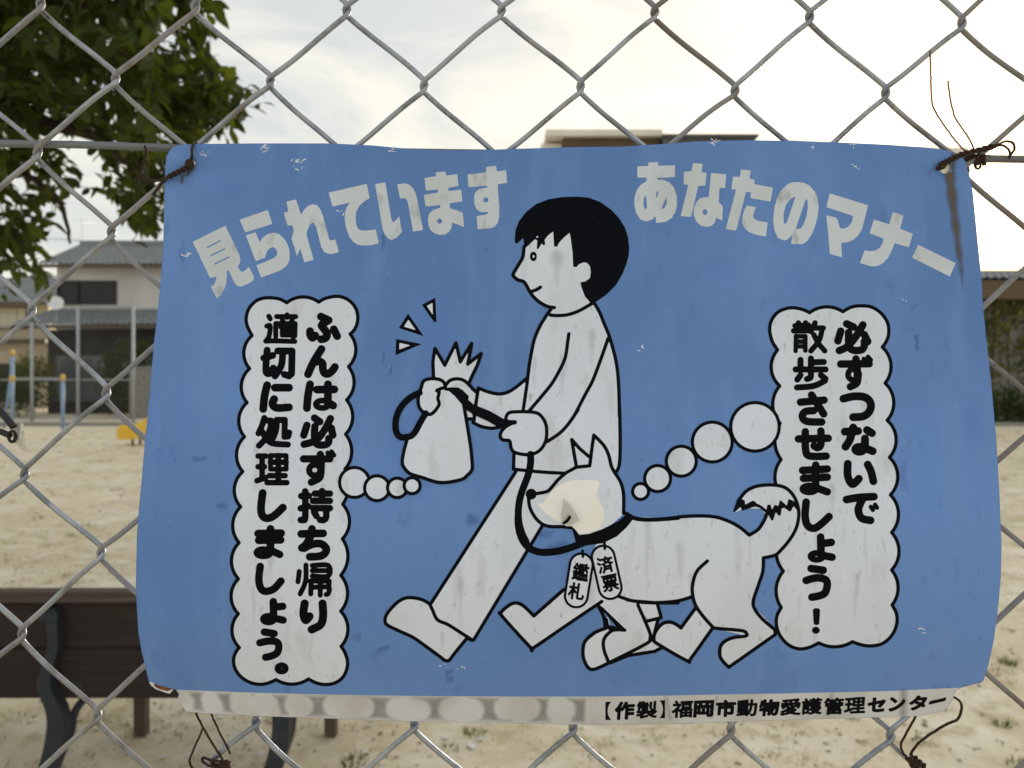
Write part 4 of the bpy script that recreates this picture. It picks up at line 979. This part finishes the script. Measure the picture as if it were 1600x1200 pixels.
person_ink = ([('p', hair), ('P', ell(T8("340 458")[0], 1.6, 1.4))]
    + ink(T8, B, "222 545 218 590 208 645 165 720 125 790 135 815 165 840 215 855 240 885 270 940 305 990 360 1040 430 1078 492 1089", "290 943 330 930 368 907")
    + [('p', ell(T8("305 632")[0], 5.4, 7.6)), ('P', ell(T8("307 632")[0], 1.6, 2.2))]
    + ink(U3, B, "540 85 480 172 420 272 367 400 340 520 318 640 300 780 285 900 248 1150", "536 150 620 154 720 143 830 105 960 32", "965 5 1000 40 1050 130 1090 230 1140 350 1180 480 1215 620 1235 760 1245 900 1250 1050 1252 1200",
          "725 345 712 440 695 560 670 640 620 740 550 860 450 985 310 1150", "1135 390 1090 520 1040 660 970 840 900 970 780 1200")
    + ink(U4, B, "1075 0 1080 250 1078 420 1068 510 1047 553", "705 0 620 125 540 210 430 285", "132 395 128 528", "128 532 250 545 420 560 590 568")
    + ink(U2, B, "1228 338 1152 330 1152 282 1182 254 1240 248 1340 248 1430 262 1480 312 1505 370 1510 440 1500 510 1460 580 1400 620 1310 630 1220 608 1192 570 1178 508 1122 500 1096 475 1102 430 1140 385 1190 355 1228 345")
    + ink(U1, B, "900 893 980 925 1070 945 1150 935 1230 890 1340 800") + [S_(U1, "900 897 860 1130", B)] + ink(U2, B, "895 50 858 345", "852 345 930 380 1020 395 1085 385", "805 312 850 312")
    + [S_(U4, "280 400 280 480 262 570 230 660 200 740 180 820 170 920 178 1020 205 1110 240 1180", 5.6), S_(U5, "135 40 138 100 152 165 180 222 225 265 300 290 400 286 500 262 600 225", 5.6)]
    + [('s', [(806, 737), (674, 942)], B), ('s', [(847, 822), (740, 1000)], B), ('p', V3("960 640 1010 665 988 692 930 665"))]
    + ink(V3, B, "540 290 575 360 622 455 730 505 850 580 975 660", "540 290 470 250 390 230 300 228 220 265 140 340 90 410 78 460 100 510 230 575 370 640 520 745 650 840 700 878 745 878 790 820 920 660")
    + [('s', U5(x), B) for x in ("1000 670 1060 788 1168 762 1140 660", "1145 778 1128 840 1112 905", "1112 905 1180 975 1120 1005 930 1035 800 1088")])
bag_white = [('p', U2("590 60 640 65 750 180 780 220 845 720 840 760 750 850 560 880 300 800 240 760 220 700 260 500 340 460 430 280 500 250 550 150")),
    ('p', U1("500 830 495 660 512 540 600 690 700 490 738 660 840 495 805 680 925 585 890 690 850 770 815 870 720 850 600 880")),
    ('p', U1("560 905 605 875 660 862 720 905 640 950 560 940")),
    ('p', U1("400 880 450 825 540 825 600 870 540 900 555 1000 510 1090 460 1120 400 1080 370 1000"))]
bag_ink = ([('s', U1("500 805 494 660 512 540 600 690 700 490 738 660 840 495 805 680 925 585 890 690 850 770 815 850"), 2.7)]
    + ink(U1, B, "365 965 392 880 410 832 460 812 530 812 582 832 605 872", "385 900 368 960 362 1010 375 1070 420 1118 470 1128 508 1102 545 1050 548 1020 538 985 550 930 530 914 605 885")
    + ink(U2, B, "770 190 800 370 830 560 845 720 840 770 800 815 740 855 560 880 400 835 290 800 240 750 220 700 235 600 265 490")
    + ink(U1, B, "605 872 640 830 690 812 750 817 800 848 850 900 878 925")
    + [('p', U2("600 40 640 30 720 30 760 55 815 110 808 140 860 185 1000 240 1150 325 1230 325 1228 350 1180 365 1110 400 1050 370 980 330 860 275 790 230 750 180 690 110 640 65 595 55"))]
    + [S_(U2, "375 78 290 122 220 190 180 260 160 340 165 420 195 468 240 476 300 463 340 420 380 345 430 262", 5.0)])
dog_white = [('p', U4("690 510 655 275 800 420 845 230 930 310 1000 500 1080 640 1110 800 1112 920 1000 1020 900 1090 720 1110 650 1050 470 1045 345 990 270 860 262 790 330 750 430 730 530 620 600 560")),
    ('p', U6("0 235 40 258 220 265 430 248 600 282 715 360 770 325 815 240 790 200 690 200 630 222 650 160 740 80 870 68 975 130 1005 250 950 390 860 480 798 495 795 570 740 740 745 790 865 915 865 945 595 1135 548 1080 545 1020 620 962 700 945 520 905 440 830 385 725 200 755 0 740")),
    ('p', U5("960 50 1100 60 1292 40 1292 655 1050 648 880 615 740 640 650 640 640 600 700 240 850 175 920 110")),
    ('p', U6("395 790 500 900 360 1090 345 1090 180 1000 160 960 190 900 240 875 315 905")),
    ('p', U5("470 560 650 400 700 450 745 640 245 975 20 745 15 725 80 665 130 655 180 680 250 750")),
    ('p', U5("735 690 740 632 1010 640 1090 880 1060 950 790 1085 750 930 800 855 910 850")), ('p', U5("765 835 605 960 610 1060 665 1135 790 1085 750 930 800 850 780 760"))]
dog_ink = ([('s', U4("690 512 670 400 648 268 720 350 800 418"), B), ('s', U4("600 562 690 514 808 502 826 360 845 228"), B)]
    + ink(U4, B, "845 228 930 315 975 400 1000 500 1030 560 1080 640 1105 720 1112 800 1110 925", "598 563 530 622 480 680 430 730 330 750", "262 790 270 860 300 930 345 990 400 1030 470 1045 560 1045 650 1055", "1110 915 1180 960 1250 982 1400 985 1600 970")
    + [('p', ell(U4("285 755")[0], 8.6, 8.6)), ('p', U5("520 105 545 105 575 165 640 160 740 125 860 65 930 5 975 40 920 110 850 175 750 225 600 245 553 218"))]
    + ink(U6, B, "0 235 40 258 110 268 220 265 330 252 430 248 520 255 600 282 660 315 712 358", "717 360 770 325 805 270 818 235", "650 162 690 110 740 80 800 68 870 68 930 85 975 130 1000 190 1005 250 990 320 950 390 890 460 860 480 798 494",
          "798 494 795 570 770 650 740 740 745 790 790 850 865 915", "865 945 595 1135", "595 1135 548 1080 545 1020 570 985 620 962 692 952 700 938 670 920 520 906 495 892 440 830 400 770 382 700 385 640 410 570 470 512", "385 720 300 745 200 755 100 755 0 740")
    + [('s', U6("865 912 868 942"), B), ('p', U6("620 222 640 165 660 145 690 158 690 182 735 158 752 165 755 172 790 190 815 212 822 182 840 182 848 212 865 182 885 190 895 155 910 165 935 188 945 148 975 160 1000 190 995 215 975 190 960 220 950 222 920 200 905 205 900 245 888 248 870 225 855 275 845 275 825 238 805 225 780 203 750 193 720 203 672 218 665 195 630 226"))]
    + ink(U6, B, "398 792 315 905", "315 905 280 880 240 870 200 885 165 930 157 975 182 1000 350 1096 375 1080 500 905")
    + ink(U5, B, "1290 655 1150 655 1050 648 960 640 880 615 825 595", "465 560 250 750", "250 750 180 682 130 657 80 667 15 722 22 752 225 975 248 978 480 820 740 645")
    + ink(U5, B, "720 688 755 760 765 835", "770 838 690 870 630 920 607 970 610 1060 665 1136 790 1088", "905 852 830 850 780 882 752 930 757 1000 790 1085", "790 1088 1060 950 1087 910 1082 860 1000 670") + [('p', U5("715 672 740 680 912 845 905 862 800 862 770 830 760 760 783 765 792 815 845 828"))])
gw = lambda L: [('p', o[1], 1.3) for o in L]
pw = decal('walking_boy_print', gw(person_white), 2, 3*LY, M['white'], sign); decal('outline', person_ink, 1, 4*LY, M['ink'], pw)
bw_ = decal('bag_print', gw(bag_white), 2, 11*LY, M['white'], sign); decal('outline', bag_ink, 1, 12*LY, M['ink'], bw_)
dw = decal('dog_print', gw(dog_white), 2, 5*LY, M['white'], sign); decal('outline', dog_ink, 1, 6*LY, M['ink'], dw)

# --- type set from Blender's built-in font, fattened to the weight of the print
def glyph_edges(ch, quad):
    """outline edges of one character fitted to the four pixel corners TL TR BR BL"""
    cu = bpy.data.curves.new('glyph', 'FONT'); cu.body = ch; cu.fill_mode = 'NONE'; cu.resolution_u = 3
    o = bpy.data.objects.new('glyph', cu); COL.objects.link(o)
    me = bpy.data.meshes.new_from_object(o.evaluated_get(bpy.context.evaluated_depsgraph_get()))
    v = [(q.co.x, q.co.y) for q in me.vertices]; e = [tuple(q.vertices) for q in me.edges]
    bpy.data.objects.remove(o); bpy.data.curves.remove(cu); bpy.data.meshes.remove(me)
    x0 = min(a for a, _ in v); x1 = max(a for a, _ in v); y0 = min(b for _, b in v); y1 = max(b for _, b in v)
    (ax, ay), (bx, by), (cx, cy), (dx, dy) = quad
    def f(p):
        u = (p[0]-x0)/max(1e-6, x1-x0); t = (y1-p[1])/max(1e-6, y1-y0)
        return ((ax*(1-u)+bx*u)*(1-t)+(dx*(1-u)+cx*u)*t, (ay*(1-u)+by*u)*(1-t)+(dy*(1-u)+cy*u)*t)
    return [(f(v[a]), f(v[b])) for a, b in e]
def tagquad(c, wd, ht, ang):
    ca, sa = math.cos(ang), math.sin(ang)
    return [(c[0]+x*ca-y*sa, c[1]+x*sa+y*ca) for x, y in ((-wd/2, -ht/2), (wd/2, -ht/2), (wd/2, ht/2), (-wd/2, ht/2))]
for lay, ax0, ax1, ang, chars in ((7, "750 325", "800 545", -.2, (("済", "765 380"), ("票", "800 512"))), (9, "592 382", "556 605", .15, (("鑑", "588 432"), ("札", "557 572")))):
    a, b = U5(ax0)[0], U5(ax1)[0]
    tg = decal('dog_tag_print', [('s', [a, b], 17.6)], 2, lay*LY, M['white'], sign)
    rim = [('s', [a, b], 19.6), ('S', [a, b], 15.8), ('s', [(a[0]+2, a[1]-22), (a[0]+2.4, a[1]-13)], 2.2)]
    decal('outline', rim, 0.8, (lay+1)*LY, M['ink'], tg)
    ops = []
    for ch, c in chars: ops.append(('g', glyph_edges(ch, tagquad(U5(c)[0], 24, 25 if ch != "鑑" else 26, ang)), .98))
    decal('lettering', ops, 0.6, (lay+1)*LY, M['ink'], tg)
band = [(281, 1077.5), (330, 1079.5), (400, 1082), (500, 1084.5), (575, 1086), (650, 1087), (800, 1088), (930, 1088), (1040, 1086.5), (1136, 1084.5), (1230, 1083), (1320, 1081), (1400, 1079), (1506, 1073.8)]
bot = [p for p in OUT if p[1] > 1076 and p[0] < 1503]
strip = decal('credit_strip', [('p', band+bot, -0.4)], 2, LY, M['strip'], sign)
V1, V2 = T(930, 1060, .1875), T(1200, 1060, .2)
ops = []
for t, ch, x0, x1, y0, y1, dy in ((V1, "【", 85, 132, 195, 347, -2), (V1, "作", 157, 328, 192, 345, -6), (V1, "製", 338, 517, 188, 335, -6), (V1, "】", 538, 582, 183, 332, -2), (V1, "福", 633, 812, 182, 330, -6), (V1, "岡", 815, 987, 182, 325, -6), (V1, "市", 1000, 1172, 178, 322, -6), (V1, "動", 1175, 1350, 175, 318, -6), (V1, "物", 1360, 1535, 173, 315, -6),
        (V2, "愛", 92, 258, 157, 290, -6), (V2, "護", 258, 422, 152, 284, -6), (V2, "管", 430, 592, 150, 284, -7), (V2, "理", 592, 762, 147, 275, -7), (V2, "セ", 772, 918, 148, 265, -7), (V2, "ン", 940, 1072, 143, 258, -7), (V2, "タ", 1098, 1242, 132, 250, -8), (V2, "ー", 1255, 1388, 162, 192, -26)):
    g = (1.08 if ch in '製福動愛護管理' else 1.55) if ch not in "【】" else .3
    sh = 0 if ch in "【】" else 9
    i = g/t.s
    q = [(x0+sh+i, y0-dy/2+i), (x1+sh*.6-i, y0+dy/2+i), (x1-sh*.4-i, y1+dy/2-i), (x0+i, y1-dy/2-i)]
    ops.append(('g', glyph_edges(ch, [(p[0], p[1]) for p in t(" ".join("%f %f" % c for c in q))]), g))
decal('lettering', ops, 0.6, 3*LY, M['ink'], strip)

# --- wear: peeled patch, rust run, drips and smudges
_pp = [('p', U4("400 835 345 838 370 880 420 930 500 985 560 1005 600 1035 650 1035 690 1075 720 1112 810 1100 900 1060 930 990 942 910 905 840 870 780 878 720 898 665 885 637 800 628 700 630 620 640 540 675 470 730 420 790"))]
pe = decal('peeled_patch', _pp, 1.5, 7.5*LY, M['cream'], sign)
decal('torn_edge', [('p', _pp[0][1], 1.0)], 1, 7.2*LY, M['chip'], pe)
fp = U4("575 795 555 940 562 1012 640 1032 715 985 680 920 625 840")
def flap():
    lift = [.0042, .0018, .0009, .0010, .0022, .0034, .004]
    p = [Vector(surf(a, b, l)) for (a, b), l in zip(fp, lift)]; c = Vector(surf(*U4("615 940")[0], .0026))
    m = MB()
    for i in range(len(p)): m.poly([c, p[(i+1) % len(p)], p[i]])
    o = m.build('flap', M['flap'], pe)
    s_ = o.modifiers.new('thickness', 'SOLIDIFY'); s_.thickness = .00025
    MB().tube([Vector(surf(x, y, d)) for (x, y), d in zip(U4("570 1018 600 1000 622 975 634 952"), (.0016, .0026, .0032, .0036))], [.0006, .0007, .0007, .0006], 6).build('mouth_mark', M['ink'], pe)
flap()
_c = sm([(1484, 272), (1487, 300), (1493, 350), (1499, 398), (1503, 430), (1504, 455)], 8); _n = len(_c)
_r = [('s', [_c[k], _c[k+1]], 9.8*(1-(k/_n)**1.7)*(1+.12*math.sin(k*.9))+.8) for k in range(_n-1)]
decal('rust_stain', _r+[('s', [(1478, 260), (1496, 244)], 7), ('s', [(1490, 242), (1487, 275)], 7)], 1.2, 2*LY, M['stain_rust'], sign, cover=7.5)
decal('rust_stain', [('s', [(299, 258), (290, 268)], 9), ('s', [(286, 262), (284, 285)], 4)], 1.2, 2*LY, M['stain_rust'], sign, cover=5)
dr = random.Random(33)
ops = []
for x, y, L, wd in ((490, 972, 92, 5), (430, 1035, 25, 7), (1352, 825, 120, 5), (1273, 990, 18, 6), (1250, 930, 40, 6), (424, 868, 30, 7), (505, 760, 60, 6), (1172, 835, 80, 5), (1012, 815, 150, 7), (1080, 900, 60, 8), (833, 965, 42, 5), (690, 990, 25, 5), (1300, 760, 60, 7), (1275, 830, 90, 6), (1060, 850, 60, 6), (880, 560, 70, 9), (835, 560, 60, 7), (925, 520, 60, 8), (870, 400, 50, 12), (720, 905, 60, 7), (1340, 900, 80, 7), (780, 618, 22, 6), (400, 700, 60, 6), (395, 920, 70, 6)):
    g_ = []; n_ = max(4, int(L/7)); xx = x
    for k in range(n_):
        u = k/n_; x2 = xx+dr.gauss(0, .7); hw_ = max(.8, wd*(1-u*.8)*dr.uniform(.75, 1.15))
        g_.append(('s', [(xx, y+L*u), (x2, y+L*(k+1)/n_)], hw_)); xx = x2
    ops.append(g_)
for q in ops:
    art = 640 < q[0][1][0][0] < 1200
    decal('drip_stain', q, 1.5, (1.5 if not art else (5.5 if q[0][1][0][0] > 950 and q[0][1][0][1] > 780 else 3.5))*LY, M['stain_grey'], sign, cover=9)
yb_ = lambda x: float(np.interp(x, [p[0] for p in band], [p[1] for p in band]))
_g = [('p', [(280, 1079)]+[(x, yb_(x)+.5) for x in range(300, 915, 20)]+[(918, 1090), (915, 1131), (800, 1129), (650, 1126.5), (550, 1123), (400, 1118), (325, 1114), (292, 1111), (280, 1095)])]
for x0_, x1_ in ((283, 301), (319, 344), (363, 398), (399, 431), (447, 487), (507, 582), (605, 671), (689, 753), (776, 840), (856, 897)):
    xm = (x0_+x1_)/2; hw_ = min(15.5, (x1_-x0_)/2); y0_ = yb_(xm)+dr.uniform(18, 22)
    _g += [('S', [(x0_+hw_, y0_+dr.uniform(-3, 3)), (x1_-hw_+.1, y0_+dr.uniform(-3, 3))], hw_+dr.uniform(-1, 1.5)), ('S', [(xm-4, y0_-9), (xm+dr.uniform(-6, 8), y0_+11)], hw_*dr.uniform(.75, .95))]
decal('grime_stain', _g, 1.2, 2*LY, M['stain_band'], strip, cover=7)
for x, wd in ((1041, 5), (1120, 4), (1300, 5), (1412, 9)):
    x2 = x+dr.uniform(-8, 8)
    decal('smear_stain', [('s', [(x, yb_(x)+4), (x2, yb_(x)+36)], wd)], 1.5, 2*LY, M['stain_band'], strip, cover=9)
ops = []
for _ in range(120):
    x = dr.uniform(235, 1540); y = dr.uniform(250, 1065); a = dr.gauss(1.4, .5); L = abs(dr.gauss(0, 7))+.5
    ops.append(('s', [(x, y), (x+math.cos(a)*L, y+math.sin(a)*L)], dr.uniform(.7, 2.4)))
decal('dark_speck', ops, 1.5, .5*LY, M['stain_blue'], sign, cover=4)['kind'] = 'stuff'
for x, y, L, wd in ((348, 786, 6, 9), (310, 715, 3, 8), (700, 1035, 34, 8), (688, 1012, 14, 9), (728, 700, 12, 9), (735, 805, 10, 12), (870, 850, 12, 15), (855, 830, 6, 9), (598, 1010, 10, 7), (560, 985, 14, 7), (1432, 520, 24, 3.5), (612, 570, 14, 4), (600, 545, 25, 3), (600, 360, 30, 3), (560, 300, 12, 3)):
    o_ = [('s', [(x+dr.gauss(0, wd*.5), y+dr.uniform(0, L)), (x+dr.gauss(0, wd*.5), y+L*dr.uniform(.3, 1.1)+1)], wd*dr.uniform(.35, .8)) for _ in range(5)]
    decal('dark_smudge', o_, 1.5, .6*LY, M['stain_blue'], sign, cover=wd*.9)['kind'] = 'stuff'
ops = []
for x, y, n in ((415, 232, 9), (465, 251, 7), (462, 263, 3), (320, 240, 5), (1115, 221, 8), (1330, 226, 5), (1335, 260, 4), (290, 398, 4), (1415, 470, 2), (535, 330, 3), (845, 550, 2), (1445, 985, 4), (612, 232, 6), (1270, 228, 3), (1000, 545, 3), (720, 1045, 3), (690, 1040, 2)):
    for _ in range(n):
        a = x+dr.gauss(0, 3.5); b = max(y-3, y+dr.gauss(0, 2.8)); ops.append(('s', [(a, b), (a+dr.gauss(0, 3), b+dr.gauss(0, 1.5))], dr.uniform(.35, .9)))
decal('paint_chip', ops, .6, .8*LY, M['chip'], sign)['kind'] = 'stuff'

# ------------------------------------------------------------------ tie wires and scraps on the fence
def tie(label, runs, mt='rust', group=None):
    t = empty('tie_wire', P(*runs[0][0][0]), label, 'wire', group)
    for pts, r_ in runs:
        p = catmull([P(*q) for q in pts], 7)
        p = [v+Vector((rng.gauss(0, .00006), rng.gauss(0, .00006), rng.gauss(0, .00006))) for v in p]
        MB().tube(p, r_, 6).build('strand', M[mt], t, True)
    return t
def twist(a, b, n, amp, D0, D1, ph=0.0):
    o = []
    for k in range(n):
        u = k/(n-1); x = a[0]+(b[0]-a[0])*u; y = a[1]+(b[1]-a[1])*u
        dx, dy = b[0]-a[0], b[1]-a[1]; L = math.hypot(dx, dy)
        o.append((x-dy/L*amp*math.cos(u*18+ph), y+dx/L*amp*math.cos(u*18+ph), D0+(D1-D0)*u+amp*.0003*math.sin(u*18+ph)))
    return o
t = tie('rusty tie wire through the hole at the corner where rust is clotted', [
    ([(297, 250, .3925), (300, 244, .389), (300, 232, .389), (303, 224, .393), (308, 223, .402), (312, 232, .406)], .0007),
    (twist((298, 259), (262, 277), 14, 2.4, .3885, .389), .00075), (twist((298, 259), (262, 277), 14, 2.4, .3885, .389, 3.1), .00075),
    ([(262, 277, .389), (252, 287, .391), (245, 297, .393), (238, 304, .398), (228, 302, .404), (216, 286, .405), (222, 262, .404), (228, 240, .399), (226, 228, .398)], .0007),
    ([(262, 277, .389), (246, 282, .392), (232, 280, .395), (222, 272, .398), (226, 285, .400), (238, 288, .402), (250, 298, .405)], .00065)])
kn = MB()
for k in range(9):
    a = k*.8; kn.tube([P(296+5*math.cos(a), 256+6*math.sin(a), .3885+.0004*(k % 3)), P(296+5*math.cos(a+2.2), 257+6*math.sin(a+2.2), .388)], [.0012, .0009], 6)
kn.build('knot', M['rust'], t, True)
t = tie('rusty tie wire twisted through the hole beside the long rust run', [
    (twist((1468, 258), (1500, 242), 16, 2.2, .3885, .391), .0008), (twist((1468, 258), (1500, 242), 16, 2.2, .3885, .391, 3.1), .0008),
    (twist((1500, 242), (1555, 228), 18, 2.6, .391, .396), .0008), (twist((1500, 242), (1555, 228), 18, 2.6, .391, .396, 3.1), .0008),
    ([(1466, 258, .3885), (1466, 264, .390), (1474, 262, .394), (1478, 256, .396)], .0008),
    ([(1555, 228, .396), (1570, 221, .397), (1582, 223, .399), (1585, 233, .402), (1578, 243, .405), (1572, 250, .406)], .0006),
    ([(1550, 230, .396), (1566, 227, .397), (1576, 234, .398), (1578, 243, .400), (1575, 252, .404)], .0006),
    ([(1530, 236, .395), (1527, 248, .396), (1523, 258, .397), (1528, 264, .399), (1532, 258, .402), (1526, 250, .404)], .0006)])
kn = MB()
for k in range(7): kn.tube([P(1512+k*4, 243+2*math.sin(k*2.0), .3968), P(1514+k*4, 256+2*math.cos(k*2.0), .3995)], .0011, 6)
kn.build('knot', M['rust'], t, True)
tie('two thin upright tie wire ends above the corner of the sign', [
    ([(1510, 238, .394), (1500, 228, .393), (1487, 212, .393), (1468, 185, .393), (1457, 163, .393), (1454.5, 130, .393), (1454, 100, .393), (1453, 79, .393)], .00042),
    ([(1523, 236, .394), (1515, 218, .393), (1503, 200, .393), (1492, 183, .393), (1486, 160, .393), (1483, 143, .393), (1481, 126, .393)], .00042)], 'rust_pale')
tie('brown tie wire looping from the white strip end down to a rusty knot', [
    ([(1482, 1086, .386), (1492, 1090, .384), (1501, 1098, .383), (1502, 1110, .383), (1496, 1124, .384), (1480, 1131, .385), (1460, 1143, .386), (1440, 1157, .387), (1428, 1170, .388), (1422, 1180, .390)], .00065),
    ([(1434, 1112, .392), (1425, 1130, .391), (1415, 1148, .390), (1408, 1163, .389), (1412, 1178, .389), (1425, 1190, .389)], .0006),
    (twist((1420, 1183), (1440, 1212), 16, 4, .388, .388), .0010), (twist((1422, 1183), (1436, 1212), 16, 4, .387, .388, 3.1), .0010), (twist((1428, 1184), (1446, 1200), 12, 3, .387, .389, 1.5), .0009)])
tie('thin rusty tie wire hanging in a zigzag under the torn white strip', [
    ([(303, 1100, .389), (308, 1118, .388), (318, 1138, .388), (332, 1162, .388), (348, 1187, .389)], .00055),
    ([(328, 1105, .389), (332, 1120, .388), (345, 1148, .388), (360, 1178, .389)], .00055),
    ([(317, 1137, .3875), (312, 1150, .387), (305, 1165, .387), (297, 1185, .387), (297, 1193, .387), (302, 1202, .388)], .0006),
    ([(350, 1190, .389), (332, 1188, .387), (318, 1184, .386), (317, 1190, .386), (328, 1197, .387), (345, 1199, .389), (360, 1190, .39)], .0007)])
fl = MB()
for k in range(6): fl.tube([P(333+k*4, 1192+3*math.sin(k), .389), P(338+k*4, 1204+2*math.cos(k*2), .39)], .0012, 6)
o = fl.build('rust_clump', M['rust']); tag(o, 'rough clump of rusted wire ends on the lower left mesh joint', 'wire')
def corner_rust():
    t = empty('torn_corner', P(250, 1074, .384), 'torn rusty corner fragment curling under the blue board', 'fragment')
    pts = T(0, 0, 1)("233 1066 250 1071 262 1075 270 1078 265 1084 255 1081 243 1077 236 1071")
    MB().prism([P(a, b, .382+.0004*(i % 3)) for i, (a, b) in enumerate(pts)], (0, .0006, 0)).build('torn_edge', M['chip'], t)
    pts = T(0, 0, 1)("240 1069 255 1072.5 268 1077 262 1080 250 1077 242 1073")
    MB().prism([P(a, b, .3812) for a, b in pts], (0, .0005, 0)).build('rust_flake', mat('orange_rust', (0.25, 0.09, 0.03), 0.9, var=[(300, (0.1, 0.04, 0.02), .45, .6, .9, 3)]), t)
corner_rust()
def black_hook():
    t = empty('cable_tie', P(18, 680, .385), 'black cord hook with a torn scrap of yellowed plastic on the fence', 'cable tie')
    MB().tube(catmull([P(-40, 590, .388), P(0, 641, .386), P(12, 655, .385), P(22, 668, .385)], 5), .0017, 8).build('cord', M['black'], t, True)
    MB().tube(catmull([P(-40, 660, .388), P(0, 674, .386), P(16, 681, .385)], 5), .0016, 8).build('cord', M['black'], t, True)
    e = ell((19, 682), 5.5, 8.5, 14); MB().tube([P(a, b, .3845+.0008*math.sin(i)) for i, (a, b) in enumerate(e+e[:2])], .0008, 7).build('ring', M['black'], t, True)
    pts = T(0, 0, 1)("21 671 26 664 31 661 36 662 36 670 39 676 38 684 43 690 47 698 45 704 38 706 31 700 25 693 20 690")
    m = MB(); p = [P(a, b, .3870+.0009*math.sin(i*1.9)) for i, (a, b) in enumerate(pts)]; c = P(32, 684, .3855)
    for i in range(len(p)): m.poly([c, p[(i+1) % len(p)], p[i]])
    o = m.build('plastic_scrap', M['plastic'], t); s_ = o.modifiers.new('thickness', 'SOLIDIFY'); s_.thickness = .0006
black_hook()
def cables():
    for (a, b, lab) in ((P(-300, 330, 50), P(700, 372, 50), 'thin overhead cable crossing the sky above the tiled roof'), (P(1300, 405, 60), P(2000, 330, 60), 'thin overhead cable in the yellow sky beside the board')):
        pts = [a.lerp(b, k/16)-Vector((0, 0, 1.2*(1-(2*k/16-1)**2))) for k in range(17)]
        tag(MB().tube(pts, .02, 5).build('overhead_cable', M['black'], smooth=True), lab, 'cable')
cables()
